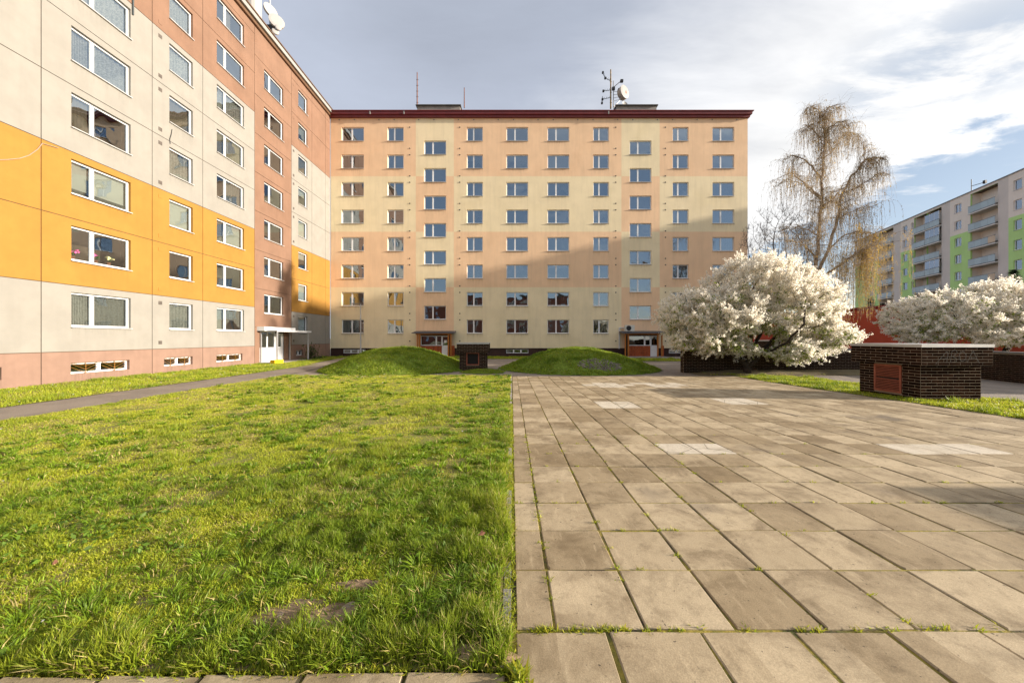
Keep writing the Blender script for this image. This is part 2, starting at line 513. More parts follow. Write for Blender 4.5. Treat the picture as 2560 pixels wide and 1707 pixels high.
def moss_mat():
    m, nt, o = newmat('mossy_joint')
    geo = nt.new('ShaderNodeNewGeometry')
    pos = geo.outputs['Position']
    p = nt.new('ShaderNodeBsdfPrincipled')
    n1 = nt.noise(pos, 2.6, 4, 0.6)
    n2 = nt.noise(pos, 35, 4, 0.7)
    c = nt.mix(nt.smooth(n1, 0.38, 0.54), (0.045, 0.03, 0.014), (0.27, 0.21, 0.03))
    c = nt.mix(nt.smooth(n2, 0.45, 0.65, 0, 0.8), c, (0.09, 0.10, 0.016))
    nt.l.new(c, p.inputs['Base Color'])
    p.inputs['Roughness'].default_value = 0.95
    bp = nt.new('ShaderNodeBump')
    bp.inputs['Strength'].default_value = 0.8
    bp.inputs['Distance'].default_value = 0.01
    nt.l.new(n2, bp.inputs['Height'])
    nt.l.new(bp.outputs[0], p.inputs['Normal'])
    nt.l.new(p.outputs[0], o.inputs[0])
    return m


M['moss'] = moss_mat()


# ------------------------------------------------------------------ mesh helpers
class MB:
    """collects shapes and links them as one mesh object"""
    def __init__(self):
        self.v = []
        self.f = []
        self.mi = []
        self.cur = 0
        self.st = {}

    def quad(self, a, b, c, d):
        i = len(self.v)
        self.v += [a, b, c, d]
        self.f.append((i, i + 1, i + 2, i + 3))
        self.mi.append(self.cur)

    def tri(self, a, b, c):
        i = len(self.v)
        self.v += [a, b, c]
        self.f.append((i, i + 1, i + 2))
        self.mi.append(self.cur)

    def box(self, x0, x1, y0, y1, z0, z1):
        i = len(self.v)
        self.v += [(x0, y0, z0), (x1, y0, z0), (x1, y1, z0), (x0, y1, z0),
                   (x0, y0, z1), (x1, y0, z1), (x1, y1, z1), (x0, y1, z1)]
        for q in ((0, 3, 2, 1), (4, 5, 6, 7), (0, 1, 5, 4), (1, 2, 6, 5), (2, 3, 7, 6), (3, 0, 4, 7)):
            self.f.append(tuple(i + k for k in q))
            self.mi.append(self.cur)

    def tube(self, a, b, ra, rb=None, n=6, caps=True):
        rb = ra if rb is None else rb
        a, b = Vector(a), Vector(b)
        d = b - a
        if d.length < 1e-6:
            return
        d.normalize()
        s = d.orthogonal().normalized()
        t = d.cross(s)
        i = len(self.v)
        for p, r in ((a, ra), (b, rb)):
            for k in range(n):
                an = 2 * math.pi * k / n
                self.v.append(tuple(p + s * (r * math.cos(an)) + t * (r * math.sin(an))))
        for k in range(n):
            k2 = (k + 1) % n
            self.f.append((i + k, i + k2, i + n + k2, i + n + k))
            self.mi.append(self.cur)
        if caps:
            self.f.append(tuple(i + n - 1 - k for k in range(n)))
            self.mi.append(self.cur)
            self.f.append(tuple(i + n + k for k in range(n)))
            self.mi.append(self.cur)

    def path(self, pts, r0, r1, n=6):
        m = len(pts) - 1
        for k in range(m):
            self.tube(pts[k], pts[k + 1], r0 + (r1 - r0) * k / m, r0 + (r1 - r0) * (k + 1) / m, n)

    def lathe(self, prof, n=24, origin=(0, 0, 0), axis=(0, 0, 1)):
        ax = Vector(axis).normalized()
        s = ax.orthogonal().normalized()
        t = ax.cross(s)
        o = Vector(origin)
        i = len(self.v)
        for (r, h) in prof:
            for k in range(n):
                an = 2 * math.pi * k / n
                self.v.append(tuple(o + ax * h + s * (r * math.cos(an)) + t * (r * math.sin(an))))
        for j in range(len(prof) - 1):
            for k in range(n):
                k2 = (k + 1) % n
                self.f.append((i + j * n + k, i + j * n + k2, i + (j + 1) * n + k2, i + (j + 1) * n + k))
                self.mi.append(self.cur)

    def mesh(self, name, mats):
        me = bpy.data.meshes.new(name)
        me.from_pydata(self.v, [], self.f)
        if not isinstance(mats, (list, tuple)):
            mats = [mats]
        for m in mats:
            me.materials.append(m)
        if len(mats) > 1:
            me.polygons.foreach_set('material_index', self.mi)
        if self.st:
            at_ = me.attributes.new('stain', 'FLOAT', 'POINT')
            at_.data.foreach_set('value', [self.st.get(i, 0.0) for i in range(len(self.v))])
        me.update()
        return me

    def obj(self, name, mats, parent=None, **kw):
        return link(name, self.mesh(name, mats), parent, **kw)


def link(name, data, parent=None, loc=None, rot=None, label=None, cat=None, group=None, kind=None, scale=None):
    o = bpy.data.objects.new(name, data)
    COL.objects.link(o)
    if parent is not None:
        o.parent = parent
    if loc is not None:
        o.location = loc
    if rot is not None:
        o.rotation_euler = rot
    if scale is not None:
        o.scale = scale
    if label:
        o['label'] = label
    if cat:
        o['category'] = cat
    if group:
        o['group'] = group
    if kind:
        o['kind'] = kind
    return o


def thing(name, label, cat, loc=(0, 0, 0), rz=0.0, group=None):
    return link(name, None, None, loc, (0, 0, rz), label, cat, group)


def np_mesh(name, V, T, mat, colors=None, smooth=False):
    me = bpy.data.meshes.new(name)
    V = np.ascontiguousarray(V, dtype=np.float32)
    T = np.ascontiguousarray(T, dtype=np.int32)
    nv, nt_, k = len(V), len(T), T.shape[1]
    me.vertices.add(nv)
    me.vertices.foreach_set('co', V.ravel())
    me.loops.add(nt_ * k)
    me.loops.foreach_set('vertex_index', T.ravel())
    me.polygons.add(nt_)
    me.polygons.foreach_set('loop_start', np.arange(0, nt_ * k, k, dtype=np.int32))
    me.polygons.foreach_set('loop_total', np.full(nt_, k, dtype=np.int32))
    if smooth:
        me.polygons.foreach_set('use_smooth', np.ones(nt_, dtype=bool))
    me.materials.append(mat)
    if colors is not None:
        a = me.color_attributes.new('col', 'FLOAT_COLOR', 'POINT')
        c = np.ones((nv, 4), dtype=np.float32)
        c[:, :3] = colors
        a.data.foreach_set('color', c.ravel())
    me.update(calc_edges=True)
    me.validate()
    return me


_lat = {}


def vnoise(x, y, scale, seed):
    if seed not in _lat:
        _lat[seed] = np.random.RandomState(seed).rand(256, 256)
    L = _lat[seed]
    x = np.asarray(x) / scale + 1000.0
    y = np.asarray(y) / scale + 1000.0
    xi, yi = np.floor(x).astype(int), np.floor(y).astype(int)
    fx, fy = x - xi, y - yi
    fx = fx * fx * (3 - 2 * fx)
    fy = fy * fy * (3 - 2 * fy)
    g = lambda a, b_: L[a % 256, b_ % 256]
    return (g(xi, yi) * (1 - fx) * (1 - fy) + g(xi + 1, yi) * fx * (1 - fy)
            + g(xi, yi + 1) * (1 - fx) * fy + g(xi + 1, yi + 1) * fx * fy)


def fbm(x, y, scale, seed):
    return (vnoise(x, y, scale, seed) * 0.55 + vnoise(x, y, scale * 0.45, seed + 1) * 0.3
            + vnoise(x, y, scale * 0.2, seed + 2) * 0.15)


def sstep(a, b_, x):
    t = np.clip((x - a) / (b_ - a), 0, 1)
    return t * t * (3 - 2 * t)


# ------------------------------------------------------------------ terrain
def gz(x, y):
    """height of the courtyard: falls gently away from the viewer and to the left"""
    x = np.asarray(x, dtype=float)
    y = np.asarray(y, dtype=float)
    a = -0.0186 * np.clip(y, 0, 14.5)
    k = sstep(0.0, -11.0, x)
    return a * (1 - k) + (-0.27) * k


def gzf(x, y):
    return float(gz(x, y))


MOUNDS = [(-6.95, 21.3, 4.6, 4.6, 1.20), (4.1, 21.3, 4.9, 4.4, 1.33)]


def mound(x, y):
    h = np.zeros_like(np.asarray(x, dtype=float))
    for (cx, cy, ax, ay, hh) in MOUNDS:
        r = np.sqrt(((x - cx) / ax) ** 2 + ((y - cy) / ay) ** 2)
        d = np.where(r < 1, np.clip(1 - np.clip(r, 0, 1) ** 2.1, 0, 1) ** 1.35, 0)
        lump = 0.96 + 0.22 * (vnoise(x, y, 2.3, 91) - 0.5) + 0.10 * (vnoise(x, y, .7, 93) - 0.5)
        h = np.maximum(h, hh * d * lump)
    # small heap at the foot of the near vent kiosk
    r = np.sqrt(((x + 1.55) / 1.5) ** 2 + ((y - 18.6) / 1.0) ** 2)
    h = np.maximum(h, 0.14 * np.where(r < 1, 0.5 * (1 + np.cos(np.pi * np.clip(r, 0, 1))), 0))
    return h


def sheet(name, xs, ys, off, mat, kind='structure', extra=None, keep=None):
    xs, ys = np.asarray(xs, float), np.asarray(ys, float)
    X, Y = np.meshgrid(xs, ys)
    Z = gz(X, Y) + off
    if extra is not None:
        Z = Z + extra(X, Y)
    nx, ny = len(xs), len(ys)
    V = np.stack([X.ravel(), Y.ravel(), Z.ravel()], 1)
    q = []
    for j in range(ny - 1):
        for i in range(nx - 1):
            if keep is not None and not keep(0.5 * (xs[i] + xs[i + 1]), 0.5 * (ys[j] + ys[j + 1])):
                continue
            a = j * nx + i
            q.append((a, a + 1, a + 1 + nx, a + nx))
    me = np_mesh(name, V, np.array(q), mat, smooth=True)
    return link(name, me, kind=kind)


lin = np.linspace
gx = np.concatenate([[-900, -300, -100, -40], lin(-20, 40, 61), [60, 100, 300, 900]])
gy = np.concatenate([[-900, -200, -60, -20, -8], lin(-3, 40, 44), [60, 90, 150, 300, 900]])
sheet('ground', gx, gy, -0.06, M['earth'])
sheet('courtyard_asphalt', lin(-18.4, 32.2, 102), lin(15.2, 34.6, 40), -0.030, M['asphalt'])
sheet('side_road', lin(13.9, 32.2, 37), lin(-6, 15.2, 43), -0.026, M['asphalt'])


# footpath by the left block, bending round the mound
def path_edges(y):
    l = np.interp(y, [-10, 18, 22, 26.5, 31, 34.5], [-13.5, -13.5, -13.7, -14.8, -15.6, -15.9])
    r = np.interp(y, [-10, 16, 19, 22, 26, 31, 34.5], [-11.35, -11.35, -11.5, -12.2, -13.4, -14.2, -14.5])
    return l, r


ys = lin(-8, 34.4, 86)
V, q = [], []
for j, y in enumerate(ys):
    l, r = path_edges(y)
    for i in range(6):
        x = l + (r - l) * i / 5 + (0.06 * (R.random() - 0.5) if i in (0, 5) else 0)
        V.append((x, y, gzf(x, y) - 0.004))
for j in range(len(ys) - 1):
    for i in range(5):
        a = j * 6 + i
        q.append((a, a + 1, a + 7, a + 6))
link('footpath', np_mesh('footpath', np.array(V), np.array(q), M['asphalt'], smooth=True), kind='structure')


# lawns (bare soil under the grass blades)
def in_lawn(x, y):
    return True


sheet('lawn', lin(-11.35, -0.06, 58), lin(1.66, 16.9, 78), -0.002, M['soil'], extra=lambda X, Y: mound(X, Y) + 0.03 * (vnoise(X, Y, 0.8, 5) - 0.5))
sheet('grass_mound', lin(-12.2, -0.45, 60), lin(16.92, 26.3, 50), -0.016, M['turf'], extra=mound,
      keep=lambda x, y: mound(np.array(x), np.array(y)) > 0.004)
sheet('grass_mound', lin(-0.85, 9.05, 52), lin(16.85, 25.8, 46), -0.014, M['turf'], extra=mound,
      keep=lambda x, y: ((x - 4.1) / 4.9) ** 2 + ((y - 21.3) / 4.4) ** 2 < 1.0)
sheet('lawn_strip', lin(-18.42, -13.56, 14), lin(-6, 23.9, 60), -0.001, M['soil'])
sheet('lawn_strip', lin(-18.42, -14.2, 12), lin(23.92, 34.5, 24), -0.001, M['soil'],
      keep=lambda x, y: x < path_edges(y)[0])
sheet('grass_verge', lin(10.84, 13.86, 12), lin(-5, 17.0, 46), -0.001, M['soil'])
sheet('grass_verge', lin(-12.8, 8.2, 44), lin(30.4, 34.4, 10), -0.012, M['soil'])
sheet('grass_verge', lin(9.6, 14.5, 10), lin(27.4, 31.0, 8), -0.012, M['soil'])
sheet('soil_bank', lin(9.4, 19.4, 40), lin(17.0, 18.26, 10), -0.010, M['earth'],
      extra=lambda X, Y: 0.16 * sstep(17.0, 18.1, Y) * sstep(9.4, 12.5, X) + 0.03 * vnoise(X, Y, 0.5, 31) * sstep(17.0, 17.4, Y))

# ------------------------------------------------------------------ paving
paving = sheet('paving', np.concatenate([lin(0.0, 10.8, 28)]), lin(-3.3, 16.52, 50), -0.009, M['moss'])
sheet('paving_apron', lin(-7.0, -0.001, 20), lin(-3.0, 1.655, 12), -0.020, M['moss'])


def slab_mesh(name, w, d, mat, seed, tilt=0.0):
    r = random.Random(seed)
    mb = MB()
    c = 0.007
    j = lambda s: (r.random() - 0.5) * s
    P = [(-w / 2 + j(.010), -d / 2 + j(.010)), (w / 2 + j(.010), -d / 2 + j(.010)),
         (w / 2 + j(.010), d / 2 + j(.010)), (-w / 2 + j(.010), d / 2 + j(.010))]
    # broken corner
    if r.random() < 0.2:
        k = r.randrange(4)
        a, b_, c_ = P[k - 1], P[k], P[(k + 1) % 4]
        s1, s2 = 0.012 + 0.03 * r.random(), 0.012 + 0.03 * r.random()
        mixp = lambda p, q_, s: (p[0] + (q_[0] - p[0]) * s / 0.5, p[1] + (q_[1] - p[1]) * s / 0.5)
        P = P[:k] + [mixp(b_, a, s1), mixp(b_, c_, s2)] + P[k + 1:]
    n = len(P)
    z = [-0.03, -0.006, 0.0]
    ring = []
    for zz_, sc in ((-0.04, 1.0), (-0.007, 1.0), (0.0, 1.0 - 2 * c / 0.5)):
        ring.append(len(mb.v))
        for (x, y) in P:
            mb.v.append((x * sc, y * sc, zz_))
    for a in range(2):
        for k in range(n):
            k2 = (k + 1) % n
            mb.f.append((ring[a] + k, ring[a] + k2, ring[a + 1] + k2, ring[a + 1] + k))
            mb.mi.append(0)
    mb.f.append(tuple(ring[2] + k for k in range(n)))
    mb.mi.append(0)
    return mb


WHITE = set()
for k in (4, 5):
    WHITE.add((k, 6))
for k in (11, 12, 13):
    WHITE.add((k, 6))
for k in (4, 5):
    for j in (13, 14):
        WHITE.add((k, j))
for k in (11, 12):
    for j in (14, 15):
        WHITE.add((k, j))
for k in range(4, 13):
    for j in (21, 22, 23):
        if R.random() < (0.4 if k < 7 else 0.8):
            WHITE.add((k, j))

slots = []     # x, y, w, d, white
GAP = 0.016
for j in range(-10, 29):
    y0 = PY0 + PITY * j
    yc = y0 + PITY / 2
    if j < 0:
        jj = j
        x = 0.0 if j % 2 else -0.26
        x0 = 0.018
        k = 0
        while x0 < 10.7:
            x1 = x0 + PITX + 0.008
            slots.append((0.5 * (x0 + x1), yc, x1 - x0 - GAP, PITY - GAP, False))
            x0 = x1
        continue
    slots.append(((0.018 + PX0) / 2, yc, PX0 - 0.018 - GAP, PITY - GAP, False))
    for k in range(21):
        xc = PX0 + PITX * (k + 0.5)
        slots.append((xc, yc, PITX - GAP, PITY - GAP, (k, j) in WHITE))
apron = []
for j in range(-9, 0):
    y1 = 1.652 + 0.4955 * (j + 1)
    for k in range(13):
        xc = -0.27 - 0.485 * k
        apron.append((xc, y1 - 0.248, 0.466, 0.477, False))


def in_view(x, y):
    return y > 1.35 and abs(x) < 1.5 * y + 0.5


def projected(s):
    x, y = s[0], s[1]
    if not in_view(x, y):
        return 0
    return s[2] * s[3] / y ** 3


slots.sort(key=projected, reverse=True)
variants = {}


def slab_var(w, d, white):
    key = (round(w, 2), round(d, 2), white)
    if key not in variants:
        variants[key] = [slab_mesh('slab', w, d, None, hash(key) % 1000 + s) for s in range(6)]
        variants[key + ('m',)] = [mb.mesh('slab', M['slabpale' if white else 'slab']) for mb in variants[key]]
    return key


def lay(slots_, parent, nmax):
    rest = {False: MB(), True: MB()}
    for n, s in enumerate(slots_):
        x, y, w, d, wh = s
        key = slab_var(w, d, wh)
        i = R.randrange(6)
        z = gzf(x, y) + R.uniform(-0.005, 0.004)
        rot = (R.uniform(-1, 1) * 0.007 - 0.0186, R.uniform(-1, 1) * 0.007, R.uniform(-1, 1) * 0.009)
        if n < nmax and projected(s) > 0:
            link('slab', variants[key + ('m',)][i], parent, (x, y, z), rot)
        else:
            mb = rest[wh]
            src = variants[key][i]
            off = len(mb.v)
            mb.v += [(vx + x, vy + y, vz + z - 0.0186 * vy) for (vx, vy, vz) in src.v]
            mb.f += [tuple(off + q_ for q_ in f) for f in src.f]
            mb.mi += [0] * len(src.f)
    for wh, mb in rest.items():
        if mb.v:
            mb.obj('pale_slabs' if wh else 'far_slabs', M['slabpale' if wh else 'slab'], parent, kind='stuff')


lay(slots, paving, 300)
apron_o = bpy.data.objects['paving_apron']
apron.sort(key=projected, reverse=True)
lay(apron, apron_o, 40)

# thin concrete edging between lawn and slabs
kerb = link('lawn_edging', None, kind='structure')
y = 1.68
while y < 16.4:
    ln = R.uniform(0.45, 0.55) if y < 4 else 1.0
    mb = MB()
    mb.box(-0.055, -0.005, y + 0.006, y + ln - 0.006, -0.1, 0.0)
    o = mb.obj('edging_stone', M['concrete'], kerb, loc=(0, 0, gzf(0, y + ln / 2) + R.uniform(-0.012, 0.004)))
    o.rotation_euler = (-0.0, 0, R.uniform(-0.01, 0.01) * 0)
    y += ln

# ------------------------------------------------------------------ windows
BARW = 0.065
_wcache = {}


def cached(key, fn):
    if key not in _wcache:
        _wcache[key] = fn()
    return _wcache[key]


def frame_mesh(w, h, muls, t=0.06, bar=0.075):
    mb = MB()
    y0, y1 = -t / 2, t / 2
    mb.box(0, bar, y0, y1, 0, h)
    mb.box(w - bar, w, y0, y1, 0, h)
    mb.box(bar, w - bar, y0, y1, 0, bar)
    mb.box(bar, w - bar, y0, y1, h - bar, h)
    for m in muls:
        mb.box(m - 0.07, m + 0.07, y0 - 0.003, y1 + 0.003, bar, h - bar)
    return mb.mesh('window', M['white'])


def pane_mesh(w, h):
    mb = MB()
    mb.quad((0, 0, 0), (w, 0, 0), (w, 0, h), (0, 0, h))
    return mb.mesh('pane', M['glass'])


def sill_mesh(w, mat):
    mb = MB()
    mb.box(-0.03, w + 0.03, -0.23, 0.0, -0.045, -0.012)
    return mb.mesh('sill', M[mat])


def curtain_mesh(w, z0, z1, mat, folds, amp, seed, scallop=0.0):
    r = random.Random(seed)
    n = max(10, int(folds * 6))
    V, Q = [], []
    ph = r.random() * 6
    for i in range(n + 1):
        x = w * i / n
        yy = amp * math.sin(ph + 2 * math.pi * folds * i / n + 1.3 * math.sin(4.1 * i / n + ph))
        zb = z0 + scallop * (0.5 - 0.5 * math.cos(2 * math.pi * i / n))
        V += [(x, yy, zb), (x, yy * 0.7, z1)]
    for i in range(n):
        a = 2 * i
        Q.append((a, a + 2, a + 3, a + 1))
    me = bpy.data.meshes.new('curtain')
    me.from_pydata(V, [], Q)
    me.materials.append(M[mat])
    me.polygons.foreach_set('use_smooth', [True] * len(Q))
    me.update()
    return me


def venetian_mesh(w, z0, z1):
    mb = MB()
    z = z0
    while z < z1:
        mb.quad((0, 0.02, z), (w, 0.02, z), (w, -0.02, z + 0.045), (0, -0.02, z + 0.045))
        z += 0.06
    return mb.mesh('blind', M['venetian'])


def window(parent, x, z, w, h, split=None, style=None, recess=0.16, sill='sill', tilt=False, bar=0.075):
    """a window in the facade plane of its block; split lists mullion centres, style one code per pane"""
    muls = split or []
    key = (round(w, 2), round(h, 2), tuple(round(m, 2) for m in muls), bar)
    fm = cached(('f',) + key, lambda: frame_mesh(w, h, muls, bar=bar))
    o = link('window', fm, parent, (x, recess, z))
    edges = [bar] + [e_ for m in muls for e_ in (m - 0.07, m + 0.07)] + [w - bar]
    for i in range(0, len(edges), 2):
        a, b_ = edges[i], edges[i + 1]
        pw, ph = b_ - a, h - 2 * bar
        pme = cached(('p', round(pw, 2), round(ph, 2)), lambda: pane_mesh(pw, ph))
        link('pane', pme, o, (a, R.uniform(-0.004, 0.004), bar))
        st = style[i // 2] if style else None
        if not st or st == '-':
            continue
        kw = (st, round(pw, 2), round(ph, 2))
        sd = R.randrange(3)
        if st == 'l':
            me = cached(kw + (sd,), lambda: curtain_mesh(pw, 0.02, ph, 'lace', 7, 0.05, sd))
        elif st == 's':
            me = cached(kw + (sd,), lambda: curtain_mesh(pw, ph * 0.15, ph, 'lace', 6, 0.03, sd, ph * 0.35))
        elif st == 'n':
            me = cached(kw + (sd,), lambda: curtain_mesh(pw, 0.0, ph, 'net', 6, 0.04, sd))
        elif st == 'd':
            me = cached(kw + (sd,), lambda: curtain_mesh(pw, 0.0, ph, 'drape', 5, 0.035, sd))
        elif st == 'h':     # half-drawn drape
            me = cached(kw + (sd,), lambda: curtain_mesh(pw * 0.4, 0.0, ph, 'drape', 3, 0.035, sd))
        elif st == 'b':
            me = cached(kw, lambda: curtain_mesh(pw, 0.0, ph, 'blind', 1, 0.001, 1))
        elif st == 'B':
            me = cached(kw, lambda: curtain_mesh(pw, ph * 0.17, ph, 'blind', 1, 0.001, 1))
        elif st == 't':
            me = cached(kw, lambda: curtain_mesh(pw, ph * 0.62, ph, 'blind', 1, 0.001, 1))
        elif st == 'v':
            me = cached(kw, lambda: venetian_mesh(pw, 0.0, ph))
        else:
            continue
        nm = 'blind' if st in 'bBtv' else 'curtain'
        link(nm, me, o, (a, 0.13, bar))
    if sill:
        sme = cached(('s', round(w, 2), sill, recess), lambda: sill_mesh(w, sill))
        link('sill', sme, o, (0, 0.0, 0))
    return o


def wall_grid(mb, x0, x1, z0, z1, holes, y=0.0, depth=0.2, col=None, xs_extra=(), zs_extra=()):
    """a facade sheet with real openings and reveals; material index from col(xc, zc)"""
    hs = [h for h in holes if h[1] > x0 and h[0] < x1 and h[3] > z0 and h[2] < z1]
    xs = sorted({round(k, 4) for k in [x0, x1, *[h[0] for h in hs], *[h[1] for h in hs], *xs_extra] if x0 <= k <= x1})
    zs = sorted({round(k, 4) for k in [z0, z1, *[h[2] for h in hs], *[h[3] for h in hs], *[h[2] - .75 for h in hs], *zs_extra] if z0 <= k <= z1})
    for i in range(len(xs) - 1):
        for j in range(len(zs) - 1):
            xc, zc = (xs[i] + xs[i + 1]) / 2, (zs[j] + zs[j + 1]) / 2
            if any(h[0] < xc < h[1] and h[2] < zc < h[3] for h in hs):
                continue
            mb.cur = col(xc, zc) if col else 0
            mb.quad((xs[i], y, zs[j]), (xs[i + 1], y, zs[j]), (xs[i + 1], y, zs[j + 1]), (xs[i], y, zs[j + 1]))
            for h in hs:
                if h[0] - .01 < xc < h[1] + .01 and h[2] - .75 < zc < h[2]:
                    q0 = len(mb.v) - 4
                    for kk, zv in ((0, zs[j]), (1, zs[j]), (2, zs[j + 1]), (3, zs[j + 1])):
                        mb.st[q0 + kk] = max(mb.st.get(q0 + kk, 0), min(1, 1 - (h[2] - zv) / .75))
    for (a, b_, c, d) in hs:
        mb.cur = col((a + b_) / 2, (c + d) / 2) if col else 0
        y1 = y + depth
        mb.quad((a, y, c), (a, y1, c), (b_, y1, c), (b_, y, c))
        mb.quad((a, y, d), (b_, y, d), (b_, y1, d), (a, y1, d))
        mb.quad((a, y, c), (a, y, d), (a, y1, d), (a, y1, c))
        mb.quad((b_, y, c), (b_, y1, c), (b_, y1, d), (b_, y, d))


def interior(parent, L, floors, depth=1.1, xs=()):
    mb = MB()
    zt = floors[-1]
    mb.quad((0, depth, floors[0]), (L, depth, floors[0]), (L, depth, zt), (0, depth, zt))
    for z in floors:
        mb.quad((0, 0.21, z), (L, 0.21, z), (L, depth, z), (0, depth, z))
    for x in xs:
        mb.quad((x, 0.21, floors[0]), (x, depth, floors[0]), (x, depth, zt), (x, 0.21, zt))
    mb.obj('interior_wall', M['room'], parent)


STY = ['-', 'n', 'l', 'b', 'd', 'v', 't', 's', 'n', '-', 'l', 'n', 'h', 'd']

# ------------------------------------------------------------------ centre block
CY = 34.78
SC = 24.53
centre = thing('apartment_block', 'peach and yellow eight storey apartment block with dark red cornice across the courtyard end',
               'apartment block', (-18.5, CY, 0))
cx = lambda px: (px - 1280) / SC + 18.5
CW = cx(1869)
cols = {'A': (854, 909.7, .42), 'B': (968.7, 1009.1, .40), 'D': (1167, 1207, .40), 'E': (1265.9, 1320.3, .37),
        'F': (1368.5, 1423.1, .37), 'G': (1482.9, 1522.2, .36), 'I': (1681.6, 1721.3, .33), 'J': (1781.2, 1835.6, .37)}
stairs = {'C': (1060.3, 1115.4, .36), 'H': (1574.2, 1628.6, .36)}
wins = []
for k, (a, b_, sp) in cols.items():
    for f in range(8):
        wins.append((cx(a), cx(b_), 2.05 + 2.8 * f, 3.45 + 2.8 * f, sp, k, f))
for k, (a, b_, sp) in stairs.items():
    for f in range(7):
        wins.append((cx(a), cx(b_), 3.47 + 2.8 * f, 4.87 + 2.8 * f, sp, k, f))
holes = [w[:4] for w in wins]
bx = [cx(1039.7), cx(1134.7), cx(1553.6), cx(1649.2)]
bz = [1.57 + (845 - p) / SC for p in (718, 579.5, 441)]


def ccolor(x, z):
    band = sum(z > b0 for b0 in bz)
    s = (bx[0] < x < bx[1]) or (bx[2] < x < bx[3])
    return (band + (1 if s else 0)) % 2


mb = MB()
wall_grid(mb, 0, CW, 0.55, 24.07, holes, 0.0, 0.2, ccolor, bx, bz)
mb.cur = 1
mb.quad((CW, 0, 0.55), (CW, 12, 0.55), (CW, 12, 24.07), (CW, 0, 24.07))
mb.quad((CW, 12, -.3), (0, 12, -.3), (0, 12, 24.07), (CW, 12, 24.07))
mb.quad((0, 12, 0.55), (0, 0, 0.55), (0, 0, 24.07), (0, 12, 24.07))
mb.quad((0, 0, 0.55), (CW, 0, 0.55), (CW, 0.06, 0.55), (0, 0.06, 0.55))
mb.obj('wall', [M['yellow'], M['peach']], centre)
bas = [(cx(857.8), cx(913), .03, .42, 3), (cx(1265.5), cx(1321), .03, .42, 3), (cx(1673), cx(1709), .03, .42, 2), (cx(1780), cx(1836), .03, .42, 3)]
mb = MB()
wall_grid(mb, 0, CW - .05, -0.4, 0.55, [b0[:4] for b0 in bas], 0.06, 0.15)
mb.quad((CW - .05, 0.06, -.4), (CW - .05, 12, -.4), (CW - .05, 12, .55), (CW - .05, 0.06, .55))
mb.obj('plinth', M['darkplinth'], centre)
for (a, b_, c, d, n) in bas:
    w = b_ - a
    window(centre, a, c, w, d - c, [w * k / n for k in range(1, n)], ['-'] * n, recess=0.13, sill=None, bar=0.05)
interior(centre, CW, [0.6] + [1.0 + 2.8 * k for k in range(9)], 1.3, [cx(p) for p in (940, 1039.7, 1134.7, 1236, 1344, 1450, 1553.6, 1649.2, 1750)] + [0.01, CW - .01])
fixed = {('A', 0): 'ds', ('B', 0): 'dt', ('D', 0): 'bv', ('E', 0): 'ss', ('F', 0): 'bb', ('G', 0): '-b', ('A', 1): 'nv', ('B', 1): 'nn',
         ('D', 1): 'dn', ('E', 1): 'dl', ('F', 1): 'nl', ('G', 1): '-s', ('B', 5): 'vv', ('D', 6): 'ts', ('E', 6): 'tl', ('F', 7): '-b',
         ('A', 7): 'nb', ('B', 7): 'bn', ('J', 7): '-b', ('J', 6): 'nb', ('I', 5): 'll', ('J', 5): 'nl', ('A', 6): 'dd', ('B', 6): 'ln',
         ('E', 7): '--', ('D', 7): '--', ('G', 7): '--', ('I', 7): '--', ('I', 6): 'n-', ('F', 6): 'd-', ('G', 6): 'd-', ('F', 4): '--', ('J', 3): 'nl',
         ('D', 2): 'll', ('E', 2): 'nl', ('A', 4): 'nh', ('B', 4): 'dl', ('A', 3): 'bd', ('B', 3): 'll', ('A', 2): 'nd', ('B', 2): 'nl'}
for (a, b_, c, d, sp, k, f) in wins:
    w = b_ - a
    if k in 'CH':
        st = R.choice(['--', '--', '--', 'n-'])
    else:
        st = fixed.get((k, f)) or R.choice(['n-', 'dn', 'bn', 'nn', 'll', 'nl', 'dn', 'd-', 'bs', 'ht', 'tn'])
    window(centre, a, c, w, d - c, [w * (sp + 0.03)], st, recess=0.15, sill='sill')
# cornice: two stepped oxblood bands and a flat roof
mb = MB()
mb.box(-0.05, CW + 0.10, -0.22, 0.3, 23.94, 24.17)
mb.box(-0.05, CW + 0.24, -0.36, 0.3, 24.171, 24.44)
mb.obj('cornice', M['redtrim'], centre)
mb = MB()
mb.box(-0.05, CW + 0.36, -0.45, 12.2, 24.441, 24.51)
mb.obj('roof_edge', M['redtrim'], centre)
mb = MB()
mb.quad((0, -.3, 24.53), (CW, -.3, 24.53), (CW, 12, 24.53), (0, 12, 24.53))
mb.obj('roof', M['roofing'], centre)
for (pa, pb) in ((1043, 1150), (1541, 1641)):
    a, b_ = (pa - 1280) / SC * 1.035 + 18.5, (pb - 1280) / SC * 1.035 + 18.5
    mb = MB()
    mb.box(a, b_, 1.2, 5.0, 24.54, 25.98)
    lh = mb.obj('lift_house', M['concrete'], centre)
    mb = MB()
    mb.box(a - .12, b_ + .12, 1.05, 5.15, 25.985, 26.09)
    mb.obj('roof_slab', M['roofing'], lh)
